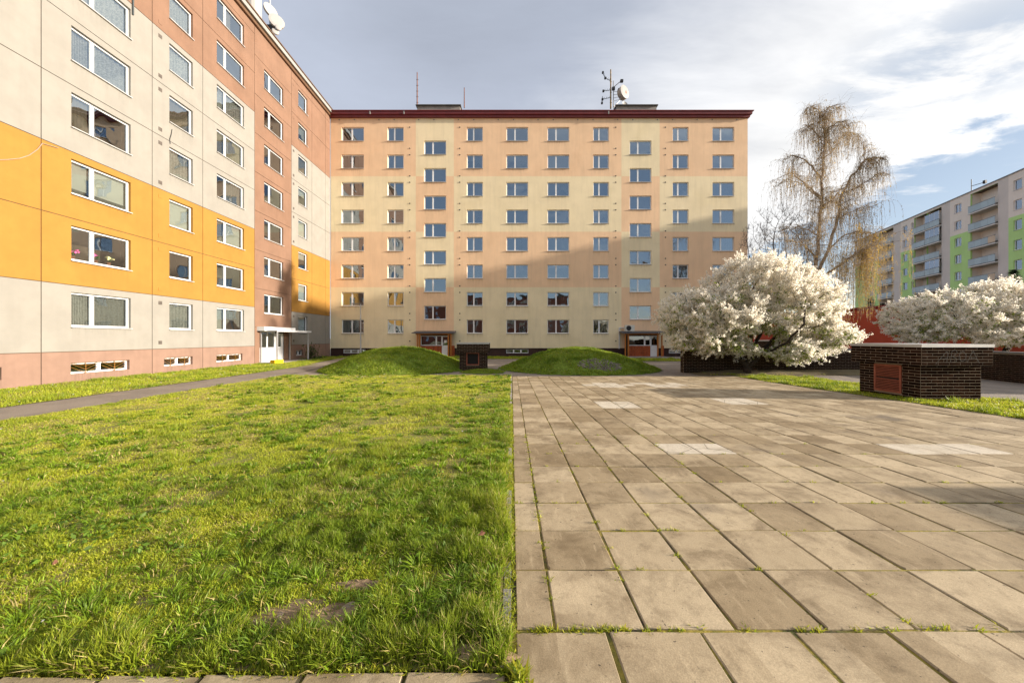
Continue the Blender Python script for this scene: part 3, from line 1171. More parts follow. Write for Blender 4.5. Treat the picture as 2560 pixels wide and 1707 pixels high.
# hooks under the cornice and paired vents
hk = MB()
hk.tube((0, 0, 0), (0, -0.05, 0), 0.05, n=8)
hme = hk.mesh('anchor_bolt', M['greysill'])
x = 0.9
while x < CW - .5:
    for dx in (0, 1.55):
        if x + dx < CW - .3:
            link('anchor_bolt', hme, centre, (x + dx, 0, 23.78))
    x += 4.05
vk = MB()
vk.lathe([(0.0, -0.035), (0.055, -0.03), (0.07, -0.012), (0.07, 0.01)], 10, axis=(0, 1, 0))
vme = vk.mesh('vent_cap', M['ventgrey'])
for px in (1024.5, 1149.5, 1539.5, 1663.5):
    for f in range(8):
        for dz in (1.37, -0.78):
            link('vent_cap', vme, centre, (cx(px), 0, 2.05 + 2.8 * f + dz))
# gutter clips
for px in (929, 1013, 1519):
    mb = MB()
    mb.box(-0.05, 0.05, -0.42, -0.362, 24.12, 24.43)
    mb.obj('downpipe_bracket', M['fascia'], centre, loc=(cx(px), 0, 0))


# entrance porches of the centre block
def centre_porch(x0, x1, ac=False):
    yf = -1.25
    mb = MB()
    mb.quad((x0 - .1, yf - .15, 2.02), (x1 + .1, yf - .15, 2.02), (x1, 0, 2.16), (x0, 0, 2.16))
    mb.quad((x0 - .1, yf - .15, 2.10), (x1 + .1, yf - .15, 2.10), (x1, 0, 2.30), (x0, 0, 2.30))
    mb.quad((x0 - .1, yf - .15, 2.02), (x1 + .1, yf - .15, 2.02), (x1 + .1, yf - .15, 2.10), (x0 - .1, yf - .15, 2.10))
    mb.quad((x0 - .1, yf - .15, 2.02), (x0, 0, 2.16), (x0, 0, 2.30), (x0 - .1, yf - .15, 2.10))
    mb.quad((x1 + .1, yf - .15, 2.02), (x1, 0, 2.16), (x1, 0, 2.30), (x1 + .1, yf - .15, 2.10))
    po = mb.obj('porch', M['asphaltroof'], centre)
    W = x1 - x0
    for fx, yy, wd in ((0.11, yf, .10), (0.16, yf, .14), (0.865, yf, .15), (0.925, yf, .13)) if not ac else \
            ((0.06, yf, .10), (0.13, yf, .13), (0.81, yf, .12), (0.905, yf, .11)):
        mb = MB()
        mb.box(-wd / 2, wd / 2, yy, yy + .11, -0.32, 2.05)
        mb.obj('post', M['wood'], po, loc=(x0 + fx * W, 0, 0))
    mb = MB()
    mb.box(x0 + .25, x1 - .25, yf + .02, yf + .12, 1.90, 2.03)
    mb.obj('beam', M['wood'], po)
    ey = -0.75
    xa, xb = x0 + .16 * W, x0 + .68 * W
    xd = x0 + .865 * W
    # boards under the window
    n = 9
    for k in range(n):
        mb = MB()
        a, b_ = xa + (xb - xa) * k / n, xa + (xb - xa) * (k + 1) / n - .012
        mb.box(a, b_, ey - .03, ey + .03, -0.3, 0.80)
        mb.obj('board', M['redwood'], po)
    for k in range(2):
        mb = MB()
        a = x1 - .30 + .15 * k
        mb.box(a, a + .138, ey - .03, ey + .03, -0.3, 0.82)
        mb.obj('board', M['redwood'], po)
    w = xb - xa
    wo = link('porch_window', frame_mesh(w, 0.98, [w * .74], bar=.06), po, (xa, ey, 0.82))
    # door
    dw = xd - xb - .02
    mb = MB()
    mb.box(0, dw, -.03, .03, -.28, .86)
    mb.box(0, .09, -.03, .03, .861, 1.80)
    mb.box(dw - .09, dw, -.03, .03, .861, 1.80)
    mb.box(.09, dw - .09, -.03, .03, 1.70, 1.80)
    d = mb.obj('door', M['white'], po, loc=(xb + .01, ey, 0))
    # all glass of the porch, dark hall behind
    mb = MB()
    mb.quad((xa + .06, ey, .88), (xa + w - .06, ey, .88), (xa + w - .06, ey, 1.74), (xa + .06, ey, 1.74))
    mb.obj('pane', M['glass'], po)
    mb = MB()
    mb.quad((xb + .10, ey + .005, .86), (xd - .12, ey + .005, .86), (xd - .12, ey + .005, 1.70), (xb + .10, ey + .005, 1.70))
    mb.obj('door_pane', M['glass'], po)
    mb = MB()
    mb.tube((xb + .12, ey - .05, .72), (xb + .12, ey - .05, .86), .015)
    mb.obj('handle', M['galv'], po)
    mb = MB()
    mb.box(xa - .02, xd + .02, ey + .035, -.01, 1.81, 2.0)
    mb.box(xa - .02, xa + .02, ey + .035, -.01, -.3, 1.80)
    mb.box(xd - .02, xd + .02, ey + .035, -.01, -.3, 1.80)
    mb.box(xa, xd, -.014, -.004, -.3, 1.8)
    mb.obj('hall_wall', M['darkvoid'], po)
    mb = MB()
    mb.box(x0, x1, yf - .3, 0, -.34, -.24)
    mb.obj('doorstep', M['concrete'], po)
    return po, xb, ey, xd


porch_l, xb, ey, xd = centre_porch(cx(1280 + (1033 - 1280) / 1.035), cx(1280 + (1135 - 1280) / 1.035))
mb = MB()
mb.box(-.13, .13, -.004, 0, 0, .26)
mb.obj('notice', M['paper'], None, loc=(-18.5 + (xb + xd) / 2 - .01, CY + ey - .034, 1.10), label='white paper notice taped inside the glass of the entrance door behind the mound', cat='notice')
centre_porch(cx(1280 + (1556.6 - 1280) / 1.035), cx(1280 + (1664.6 - 1280) / 1.035), True)

# air conditioner standing on the right porch roof
ac = thing('air_conditioner', 'beige outdoor air conditioner unit standing on the right porch roof', 'air conditioner', ((1573 - 1280) / 25.0, CY - .72, 2.22))
mb = MB()
mb.box(-.46, .46, -.16, .16, .04, .64)
mb.obj('casing', M['acbody'], ac)
mb = MB()
mb.lathe([(0.0, 0), (.06, -.01), (.2, -.006), (.235, 0), (.245, -.02), (.25, 0.0)], 24, (-.12, -.166, .34), (0, 1, 0))
for k in range(5):
    mb.tube((-.12 + .04 * math.cos(k * 1.257), -.175, .34 + .04 * math.sin(k * 1.257)), (-.12 + .23 * math.cos(k * 1.257), -.175, .34 + .23 * math.sin(k * 1.257)), .012)
mb.obj('fan', M['blacksteel'], ac)
for sx in (-.3, .3):
    mb = MB()
    mb.box(sx - .04, sx + .04, -.18, .18, -.12, .039)
    mb.obj('foot', M['greysill'], ac)
mb = MB()
xa = (1547.5 - 1280) / SC
mb.box(xa - .045, xa + .045, CY - .09, CY - .003, .50, 2.66)
mb.box(xa + .046, xa + .62, CY - .09, CY - .003, 2.58, 2.66)
mb.obj('drain_pipe', M['white'], None, label='white square cable duct running from the air conditioner down the yellow wall', cat='pipe')

# ------------------------------------------------------------------ left block
LX = -18.5
left = thing('apartment_block', 'cream, orange and terracotta panel apartment block along the left side of the lawn', 'apartment block', (LX, 0, 0), math.radians(90))
# local x = world Y, local y = into the building
bays = [(5.07, 9.27, 's'), (9.27, 13.41, 'w2'), (13.41, 17.55, 'w2'), (17.55, 20.42, 'w1'), (20.42, 24.53, 'w2b'), (24.53, 28.64, 'st'), (28.64, 31.56, 'w1b'), (31.56, 33.86, 'none'), (33.86, 34.72, 'none')]
LZ = [1.0 + 2.8 * k for k in range(9)]
TOPZ = 24.0
G_ = 0.014
mats_l = [M['cream'], M['orange'], M['terra'], M['plinthpink']]


def panel(a, b_, z0, z1, mat, hole=None, name='wall_panel', depth=0.05):
    mb = MB()
    xa, xb_, za, zb = a + G_, b_ - G_, z0 + G_, z1 - G_
    wall_grid(mb, xa, xb_, za, zb, [hole] if hole else [], 0.0, 0.2)
    y1 = depth
    mb.quad((xa, 0, za), (xa, 0, zb), (xa, y1, zb), (xa, y1, za))
    mb.quad((xb_, 0, za), (xb_, y1, za), (xb_, y1, zb), (xb_, 0, zb))
    mb.quad((xa, 0, zb), (xb_, 0, zb), (xb_, y1, zb), (xa, y1, zb))
    mb.quad((xa, 0, za), (xa, y1, za), (xb_, y1, za), (xb_, 0, za))
    return mb.obj(name, mat, left)


def lcol(row):
    return M['cream'] if row == 0 else M['orange'] if row in (1, 2) else M['cream'] if row in (3, 4, 5) else M['terra']


lwin = {'w2': (0.92, 2.23), 'w1': (0.88, 1.35), 'w2b': (0.97, 2.17), 'w1b': (0.91, 1.31)}
back_holes = []
big = {0: 'll', 1: '--', 2: 'BB', 3: 'd-', 4: 'll', 5: 'll', 6: '--', 7: 'nn'}
sml = {0: 'l', 1: '-', 2: 'b', 3: 'l', 4: 'd', 5: 'l', 6: 'l', 7: 'n'}
two = {0: 'bs', 1: '--', 2: 'vb', 3: 'hn', 4: 'dd', 5: 'll', 6: '--', 7: '-h'}
one = {0: 'n', 1: 'b', 2: 't', 3: 'b', 4: 't', 5: 'n', 6: 's', 7: '-'}
for bi, (a, b_, typ) in enumerate(bays):
    if typ == 'st':
        zs_ = [1.0, 2.37] + [2.37 + 2.8 * k for k in range(1, 8)] + [TOPZ]
        zs_ = [1.0, 2.37, 5.17, 7.97, 10.77, 13.57, 16.37, 19.17, 21.97, TOPZ]
        for k in range(len(zs_) - 1):
            hole = None
            if 1 <= k <= 7:
                wx0 = a + 0.95
                hole = (wx0, wx0 + 2.12, 3.42 + 2.8 * (k - 1), 4.86 + 2.8 * (k - 1))
                back_holes.append(hole)
                window(left, wx0, hole[2], 2.12, 1.44, [0.70], '--', recess=0.15, sill='sill')
            if k == 0:
                continue
            panel(a, b_, zs_[k], zs_[k + 1], M['terra'], hole)
        panel(a, a + .52, -.4, 2.37, M['terra'])
        panel(b_ - .30, b_, -.4, 2.37, M['terra'])
        back_holes.append((a + .5, b_ - .3, -.4, 2.3))
        continue
    for row in range(8):
        hole = None
        if typ in lwin:
            off, w = lwin[typ]
            if bi == 1:
                off = 0.50
            zs0 = 2.05 + 2.8 * row
            hh = 1.45
            hole = (a + off, a + off + w, zs0, zs0 + hh)
            back_holes.append(hole)
            if typ == 'w2':
                window(left, a + off, zs0, w, hh, [0.80], big[row] if bi == 2 else 'nn', recess=0.15, sill='sill')
            elif typ == 'w2b':
                window(left, a + off, zs0, w, hh, [0.74], two[row], recess=0.15, sill='sill')
            elif typ == 'w1':
                window(left, a + off, zs0, w, hh, [], sml[row], recess=0.15, sill='sill')
            else:
                window(left, a + off, zs0, w, hh, [], one[row], recess=0.15, sill='sill')
        panel(a, b_, LZ[row], LZ[row + 1], lcol(row), hole)
        # paired square vents on the small-window bays
        if typ in ('w1', 'w1b'):
            for dz in (0.34, 2.42):
                mb = MB()
                mb.box(-.09, .09, -.012, .05, -.09, .09)
                vm = M['ventgrey'] if row not in (1, 2) else M['orange']
                if row in (6, 7):
                    vm = M['terra']
                mb.obj('wall_vent', vm, left, loc=(a + (.40 if typ == 'w1' else .27), 0, LZ[row] + dz))
    panel(a, b_, LZ[8], TOPZ, M['terra'] if typ != 's' else M['terra'])
    # plinth with a basement window
    hole = None
    bw = {'w2': (.90, 2.2, [1.08], True), 'w1': (.60, 1.62, [.8], True), 'w2b': (.95, 2.05, [1.02], True), 'w1b': (.62, .95, [.48], False)}.get(typ)
    if bw:
        hole = (a + bw[0], a + bw[0] + bw[1], .06, .52)
        back_holes.append(hole)
        wo = window(left, hole[0], hole[2], bw[1], .46, bw[2], '--', recess=0.17, sill=None, bar=.07)
        if bw[3]:
            mb = MB()
            half = bw[1] / 2
            for s0 in (0.04, half + 0.02):
                s1 = s0 + half - .06
                sm = (s0 + s1) / 2
                mb.tube((sm, -.10, .0), (sm, -.10, .46), .012, n=4)
                for t_ in (0.12, .26, .40):
                    for sg in (-1, 1):
                        mb.tube((sm, -.10, t_ - .10), (sm + sg * (half / 2 - .05), -.10, t_ + .16 if t_ < .3 else .46), .009, n=4)
            mb.obj('grille', M['bar'], wo)
    panel(a, b_, -.4, 1.0, M['plinthpink'], hole, 'plinth_panel')
# sealed joint layer behind the panels
mb = MB()
wall_grid(mb, 5.07, 34.72, -.4, TOPZ, back_holes, 0.028, 0.01)
mb.obj('joint_layer', M['joint'], left)
interior(left, 34.72, [0.56] + [1.02 + 2.8 * k for k in range(9)], 1.6, [5.1, 9.27, 13.41, 17.55, 20.42, 24.53, 28.64, 31.56, 34.7])
mb = MB()
mb.quad((5.07, 0.03, -.4), (5.07, 12, -.4), (5.07, 12, TOPZ), (5.07, 0.03, TOPZ))
mb.quad((34.7, 0.05, -.4), (34.7, 12, -.4), (34.7, 12, TOPZ), (34.7, 0.05, TOPZ))
mb.quad((5.07, 12, -.4), (34.7, 12, -.4), (34.7, 12, TOPZ), (5.07, 12, TOPZ))
mb.quad((5.07, 0.02, 24.62), (34.7, 0.02, 24.62), (34.7, 12, 24.62), (5.07, 12, 24.62))
mb.obj('rear_wall', M['cream'], left)
mb = MB()
mb.box(5.0, 34.55, -.16, .4, 24.03, 24.24)
mb.obj('gutter', M['brownmetal'], left)
mb = MB()
mb.box(5.0, 34.55, -.30, .4, 24.30, 24.60)
mb.obj('fascia', M['fascia'], left)
mb = MB()
mb.box(5.0, 34.6, -.36, .6, 24.64, 24.72)
mb.obj('roof_edge', M['brownmetal'], left)

# entrance of the left block
ent = MB()
ent.box(24.75, 28.3, -.55, .02, 2.10, 2.40)
ent = ent.obj('porch', M['white'], left)
mb = MB()
mb.box(24.95, 29.2, -1.30, -.552, 2.06, 2.15)
mb.obj('canopy', M['galv'], ent)
mb = MB()
mb.box(24.95, 29.2, -1.34, -1.302, 2.04, 2.17)
mb.obj('gutter', M['white'], ent)
for (yy, dd) in ((25.05, -.08), (25.12, -1.22), (28.25, -.10), (28.95, -1.22)):
    mb = MB()
    mb.box(-.04, .04, -.04, .04, -.32, 2.06)
    mb.obj('post', M['galv'], ent, loc=(yy, dd, 0))
mb = MB()
mb.box(25.06, 26.75, .08, .12, -.3, .86)
mb.box(25.06, 25.14, .08, .12, .861, 2.08)
mb.box(25.85, 25.97, .08, .12, .861, 2.08)
mb.box(26.67, 26.75, .08, .12, .861, 2.08)
mb.box(25.14, 26.67, .083, .117, 2.0, 2.08)
mb.obj('sidelight', M['white'], ent)
mb = MB()
mb.box(26.80, 27.75, .10, .15, -.25, .90)
mb.box(26.80, 27.02, .10, .15, .901, 1.95)
mb.box(27.50, 27.75, .10, .15, .901, 1.95)
mb.box(27.02, 27.50, .10, .15, 1.80, 1.95)
mb.obj('door', M['white'], ent)
mb = MB()
mb.tube((26.95, .06, .75), (26.95, .06, .9), .018)
mb.obj('handle', M['galv'], ent)
mb = MB()
mb.quad((25.06, .105, .86), (26.75, .105, .86), (26.75, .105, 2.0), (25.06, .105, 2.0))
mb.quad((27.02, .13, .9), (27.5, .13, .9), (27.5, .13, 1.8), (27.02, .13, 1.8))
mb.obj('pane', M['glass'], ent)
mb = MB()
mb.box(27.76, 28.36, .02, .06, -.35, 2.1)
mb.obj('side_wall', M['terra'], ent)
mb = MB()
mb.box(24.7, 29.3, -1.35, .1, -.36, -.235)
mb.obj('doorstep', M['concrete'], ent)

# ------------------------------------------------------------------ things on the two blocks
def at(px, py, Y):
    return ((px - 1280) * Y / F, Y, EYE + (845 - py) * Y / F)


def mast(name, label, Y, px, top, bot, r, mat, steps=0):
    x, _, z1 = at(px, top, Y)
    z0 = at(px, bot, Y)[2]
    t = thing(name, label, 'antenna mast', (x, Y, z0))
    mb = MB()
    mb.tube((0, 0, 0), (0, 0, z1 - z0), r, r * .7, 8)
    mb.obj('pole', M[mat], t)
    for k in range(steps):
        h = (z1 - z0) * (0.15 + .8 * k / steps)
        mb = MB()
        mb.tube((-.1, 0, h), (.14, 0, h), .025, n=5)
        mb.obj('rung', M['blacksteel'], t)
    return t, z1 - z0


mast('antenna_mast', 'tall rusty brown pole at the left end of the left lift house', CY + 2.4, 1042.9, 181.6, 270, .065, 'rust', 5)
mast('antenna_mast', 'shorter plain brown pole to the right of the left lift house', CY + 2.4, 1160.7, 219.6, 270, .055, 'rust')
t, hm = mast('antenna_mast', 'ochre pole carrying small black aerials beside the drum dish on the roof', CY + 2.2, 1526.8, 174.6, 272, .085, 'mastyellow', 3)
for (dx, hz, dx2, hz2) in ((-.9, 1.0, 0, 1.2), (-.8, 1.9, 0, 2.0), (-.6, 3.3, .0, 3.0), (-.95, .6, -.9, 1.3), (-.85, 3.9, -.6, 3.3)):
    mb = MB()
    mb.tube((dx, 0, hz), (dx2, 0, hz2), .03, n=5)
    for k in range(3):
        f_ = .2 + .3 * k
        mb.tube((dx + (dx2 - dx) * f_ - .02, -.25, hz + (hz2 - hz) * f_), (dx + (dx2 - dx) * f_ + .02, .25, hz + (hz2 - hz) * f_ + .12), .018, n=4)
    mb.box(dx - .09, dx + .09, -.08, .08, hz - .1, hz + .1)
    mb.obj('aerial', M['blacksteel'], t)
x, Y, z = at(1533.5, 272, CY + 2.2)
t = thing('antenna_mast', 'thin grey lattice mast with small aerials between the ochre pole and the drum dish', 'antenna mast', (x, Y, z))
mb = MB()
mb.tube((0, 0, 0), (0, 0, 3.0), .04, n=6)
mb.tube((.72, 0, .9), (.72, 0, 1.9), .03, n=6)
for k in range(4):
    mb.tube((0, 0, .8 + k * .35), (.72, 0, 1.0 + k * .28), .02, n=4)
mb.obj('pole', M['greysill'], t)
mb = MB()
mb.tube((0, 0, 2.3), (.85, 0, 3.0), .035, n=6)
mb.box(.75, 1.05, -.1, .1, 2.85, 3.12)
mb.box(-.15, .15, -.1, .1, 2.0, 2.3)
mb.box(.5, .78, -.1, .1, 1.9, 2.15)
mb.obj('aerial', M['blacksteel'], t)
# drum dish
x, Y, z = at(1562, 229.8, CY + 2.2)
t = thing('drum_dish', 'round white drum dish with a red triangle on the roof of the peach block', 'satellite dish', (x, Y, z))
ax = Vector((0.55, -0.83, 0.05)).normalized()
mb = MB()
mb.lathe([(.60, -.55), (.66, -.5), (.68, 0.0), (.70, .01)], 32, axis=ax)
mb.obj('shroud', M['dishrim'], t)
mb = MB()
mb.lathe([(0.001, .05), (.45, .045), (.69, .012)], 32, axis=ax)
mb.obj('cover', M['dishwhite'], t)
s_ = Vector((0, 0, 1)).cross(ax).normalized()
u_ = ax.cross(s_)
mb = MB()
c0 = ax * .056 + s_ * .16 + u_ * .02
mb.tri(tuple(c0 + u_ * .22), tuple(c0 - u_ * .16 - s_ * .16), tuple(c0 - u_ * .16 + s_ * .14))
mb.obj('emblem', M['redmark'], t)
mb = MB()
mb.tube(tuple(-ax * .4 + Vector((0, 0, -.45))), (-1.15, .0, -1.62), .05, n=6)
mb.obj('support_arm', M['greysill'], t)
x, Y, z = at(1561, 262, CY + 3.4)
t = thing('satellite_dish', 'small white dish just showing above the right lift house roof', 'satellite dish', (x, Y, z))
mb = MB()
mb.lathe([(0.001, .0), (.2, .04), (.34, .12)], 20, axis=Vector((.3, -.9, .3)))
mb.obj('reflector', M['dishwhite'], t)
mb = MB()
mb.tube((0, 0.05, 0), (0, .1, -.9), .03)
mb.obj('bracket', M['greysill'], t)

# dishes on the left roof
YL = 28.6
bx0, by0, bz0 = at(677, 60, YL)
t = thing('antenna_mast', 'white roof mast with a dark bracket behind the left block dishes', 'antenna mast', (bx0, YL, 24.6))
mb = MB()
mb.tube((0, 0, 0), (-.1, 0, 6.2), .07, n=8)
mb.obj('pole', M['galv'], t)
mb = MB()
mb.box(-.55, .25, -.25, .25, 2.6, 3.0)
mb.tube((0, 0, .2), (.3, 0, 3.0), .06)
mb.tube((.3, 0, 1.1), (1.2, 0, .9), .04)
mb.obj('bracket', M['blacksteel'], t)
for (px, py, r, lab, axd) in ((677, 26, .62, 'upper white drum dish, seen edge-on, on the left roof mast', (.80, -.45, .15)),
                              (692, 53, .66, 'largest white drum dish in front of the left roof mast', (.62, -.75, .1)),
                              (696, 69, .26, 'small white round dish hanging below the largest drum dish', (.6, -.8, .1)),
                              (689, 79, .30, 'small white round dish lowest on the left roof mast', (.6, -.8, .1))):
    x, Y, z = at(px, py, YL - .2)
    r *= .85
    t = thing('drum_dish', lab, 'satellite dish', (x, Y, z), 0, 'dishes on the left roof mast')
    mb = MB()
    A = Vector(axd).normalized()
    mb.lathe([(r * .3, -r * .6), (r * .95, -r * .35), (r, 0), (r * 1.02, .01)], 24, axis=A)
    mb.obj('shroud', M['dishrim'], t)
    mb = MB()
    mb.lathe([(0.001, .05), (r * .7, .04), (r * 1.01, .012)], 24, axis=A)
    mb.obj('cover', M['dishwhite'], t)
x, Y, z = at(634, 12, 24.6)
t = thing('roof_vent', 'cream rounded vent hood at the top edge of the left roof', 'roof vent', (x, Y, 24.7))
mb = MB()
mb.lathe([(.001, 2.3), (.3, 2.2), (.48, 1.8), (.5, 0.0)], 16)
mb.obj('hood', M['dishwhite'], t)

# loose cable on the orange panels and a dark crack filler line
mb = MB()
pts = []
for (yy, z) in ((13.9, 9.30), (13.42, 9.22), (13.28, 8.9), (13.05, 8.55), (12.8, 8.3), (12.5, 8.1), (12.2, 7.93), (11.7, 7.7), (11.0, 7.4), (10.2, 7.1)):
    pts.append((LX + .035, yy, z))
mb.path(pts, .012, .012, 6)
mb.obj('cable', M['cable'], None, label='loose pale cable drooping across the orange wall panels', cat='cable')
mb = MB()
mb.path([(LX + .03, 18.55, 12.9), (LX + .04, 18.5, 12.6), (LX + .04, 18.42, 12.3), (LX + .04, 18.45, 12.05)], .014, .014, 5)
mb.obj('cable', M['blacksteel'], None, label='short dark cable end hanging down the cream wall beside a small window', cat='cable')
# rolled awning over the top big window
mb = MB()
mb.tube((LX + .14, 14.25, 18.97), (LX + .14, 16.65, 18.97), .09, n=10)
aw = mb.obj('awning', M['awning'], None, label='dark rolled awning fixed over the highest visible big window of the left block', cat='awning')
mb = MB()
mb.box(LX + .01, LX + .06, 16.6, 16.66, 17.3, 18.88)
mb.obj('guide_rail', M['awning'], aw)
# plants on a window sill inside
for (yy, dz, matn, lab) in ((14.55, 0, 'pink', 'pink flowering pot plant at the near end of the window in the lower orange row'),
                            (15.35, 0, 'pink', 'small pink pot plant in the middle of the lower orange window'),
                            (15.85, 0, 'paleflower', 'pale yellow flowering pot plant in the lower orange window')):
    t = thing('pot_plant', lab, 'pot plant', (LX - .24, yy, 4.93))
    mb = MB()
    mb.lathe([(.001, 0), (.06, 0), (.085, .14), (.07, .14)], 12)
    mb.obj('pot', M['pot'], t)
    mb = MB()
    for k in range(14):
        an, le = R.random() * 6.3, R.uniform(.1, .22)
        p = (le * math.cos(an) * .7, le * math.sin(an), .16 + R.random() * .15)
        mb.tri((0, 0, .12), (p[0], p[1] - .04, p[2]), (p[0], p[1] + .04, p[2] + .03))
    mb.obj('leaves', M['potgreen'], t)
    mb = MB()
    for k in range(18):
        c_ = Vector((R.uniform(-.05, .12), R.uniform(-.17, .17), R.uniform(.26, .42)))
        d_ = Vector((R.uniform(-1, 1), R.uniform(-1, 1), R.uniform(-1, 1))).normalized() * .05
        e_ = d_.orthogonal().normalized() * .05
        mb.quad(tuple(c_ - d_), tuple(c_ - e_), tuple(c_ + d_), tuple(c_ + e_))
    mb.obj('flower', M[matn], t)

# yellow box by the porch
mb = MB()
mb.box(-.36, .36, -.2, .2, 0, .24)
mb.box(-.37, -.0, -.21, .21, .242, .27)
mb.box(.01, .37, -.21, .21, .242, .27)
mb.obj('grit_box', M['yellowbox'], None, loc=(-17.05, 24.75, -.27), rot=(0, 0, 1.35), label='low bright yellow box on the grass in front of the white entrance', cat='box')

# street lamp behind the left mound
lx_, ly_, lz_ = at(901.7, 760, 29.5)
t = thing('street_lamp', 'slim grey lamp post behind the left grass mound', 'street lamp', (lx_, 29.5, -.29))
mb = MB()
mb.tube((0, 0, 0), (0, 0, .9), .085, .08, 10)
mb.tube((0, 0, .9), (0, 0, lz_ + .29), .055, .04, 10)
mb.obj('post', M['galv'], t)
mb = MB()
mb.box(-.16, .16, -.14, .14, .0, .34)
mb.obj('base', M['concrete'], t)
mb = MB()
h0 = lz_ + .29
mb.box(-.72, .06, -.11, .11, h0, h0 + .07)
mb.obj('lamp_head', M['greysill'], t)

# ------------------------------------------------------------------ brick vent kiosks
bk = MB()
bk.box(-.5, .5, -.5, .5, -.5, .5)
BRICK = bk.mesh('brick', M['brick'])
COURSE = 0.0825


def brick_face(parent, o, ux, uy, L, z0, n, cut=None, lim=None, stuff=None, shift=0, blen=.305):
    """running-bond bricks proud of a face; o is the face's left end, (ux,uy) runs along it, the normal is (uy,-ux)"""
    nx, ny = uy, -ux
    for c in range(n):
        za, zb = z0 + c * COURSE + .0055, z0 + (c + 1) * COURSE - .0055
        s = -(blen / 2 if (c + shift) % 2 else 0)
        while s < L - .02:
            a, b_ = max(0, s) + .005, min(L, s + blen) - .005
            s += blen
            if b_ - a < .03:
                continue
            segs = [(a, b_)]
            if cut and za < cut[3] and zb > cut[2]:
                segs = [(a, min(b_, cut[0] - .003)), (max(a, cut[1] + .003), b_)]
            for (p, q_) in segs:
                if q_ - p < .03:
                    continue
                m = (p + q_) / 2
                pr = .0018 + R.uniform(-.0008, .0008)
                loc = (o[0] + ux * m + nx * (pr - .02), o[1] + uy * m + ny * (pr - .02), (za + zb) / 2)
                if stuff is not None:
                    h = Vector((ux, uy, 0)) * ((q_ - p) / 2)
                    k = Vector((nx, ny, 0)) * .02
                    C0 = Vector(loc)
                    i = len(stuff.v)
                    hz = (zb - za) / 2
                    for dz in (-hz, hz):
                        for (e1, e2) in ((-1, -1), (1, -1), (1, 1), (-1, 1)):
                            stuff.v.append(tuple(C0 + h * e1 - k * e2 + Vector((0, 0, dz))))
                    for f_ in ((0, 3, 2, 1), (4, 5, 6, 7), (0, 1, 5, 4), (1, 2, 6, 5), (2, 3, 7, 6), (3, 0, 4, 7)):
                        stuff.f.append(tuple(i + t_ for t_ in f_))
                        stuff.mi.append(0)
                else:
                    yield_l.append((loc, (q_ - p, .04, zb - za), math.atan2(uy, ux)))


yield_l = []


def emit(parent):
    for (loc, sc_, rz) in yield_l:
        link('brick', BRICK, parent, loc, (0, 0, rz), scale=sc_)
    yield_l.clear()


def kiosk(label, loc, W, D, faces, louvre=None, blind=False):
    """brick ventilation kiosk; faces: letters of the sides whose bricks are laid one by one (s: front, w: left, e: right)"""
    t = thing('vent_kiosk', label, 'vent kiosk', loc, 0, 'brick vent kiosks')
    ov = .14
    zl, zu = 1.0, 1.0 + 6 * COURSE
    mb = MB()
    mb.box(0, W, 0, D, -.3, zl)
    mb.box(-ov, W + ov, -ov, D + ov, zl + .001, zu)
    mb.obj('core', M['mortar'], t)
    st = MB()
    sides = {'s': ((0, 0), 1, 0, W), 'e': ((W, 0), 0, 1, D), 'n': ((W, D), -1, 0, W), 'w': ((0, D), 0, -1, D)}
    sideu = {'s': ((-ov, -ov), 1, 0, W + 2 * ov), 'e': ((W + ov, -ov), 0, 1, D + 2 * ov), 'n': ((W + ov, D + ov), -1, 0, W + 2 * ov),
             'w': ((-ov, D + ov), 0, -1, D + 2 * ov)}
    for s in 'senw':
        own = None if s in faces else st
        (o, ux, uy, L) = sides[s]
        cut = louvre[1:] if louvre and louvre[0] == s else None
        brick_face(t, o, ux, uy, L, -.155 + .0, 14, cut, stuff=own)
        (o, ux, uy, L) = sideu[s]
        brick_face(t, o, ux, uy, L, zl + .002, 6, None, stuff=own, shift=1)
    emit(t)
    if st.v:
        st.obj('bricks', M['brick'], t, kind='stuff')
    mb = MB()
    mb.box(-ov - .02, W + ov + .02, -ov - .02, D + ov + .02, zu + .002, zu + .085)
    mb.obj('cap', M['capmetal'], t)
    if louvre:
        s, a, b_, c, d = louvre
        (o, ux, uy, L) = sides[s]
        rz = math.atan2(uy, ux)
        mb = MB()
        fw = .05
        mb.box(0, fw, -.03, .02, 0, d - c)
        mb.box(b_ - a - fw, b_ - a, -.03, .02, 0, d - c)
        mb.box(fw, b_ - a - fw, -.03, .02, 0, fw)
        mb.box(fw, b_ - a - fw, -.03, .02, d - c - fw, d - c)
        lo = mb.obj('louvre', M['louvre'], t, loc=(o[0] + ux * a, o[1] + uy * a, c), rot=(0, 0, rz))
        mb = MB()
        mb.box(fw, b_ - a - fw, -.004, .015, fw, d - c - fw)
        mb.obj('backing', M['darkvoid'], lo)
        if not blind:
            n = 15
            sl = MB()
            wv = b_ - a - 2 * fw
            sl.box(fw, fw + wv, -.012, .012, -.011, .011)
            sme = sl.mesh('slat', M['louvre'])
            for k in range(n):
                zc = fw + (d - c - 2 * fw) * (k + .5) / n
                ob = link('slat', sme, lo, (0, -.012, zc), (math.radians(28), 0, 0))
                if k == 7:
                    ob.rotation_euler = (math.radians(28), math.radians(1.6), 0)
                    ob.location.z -= .022
    return t


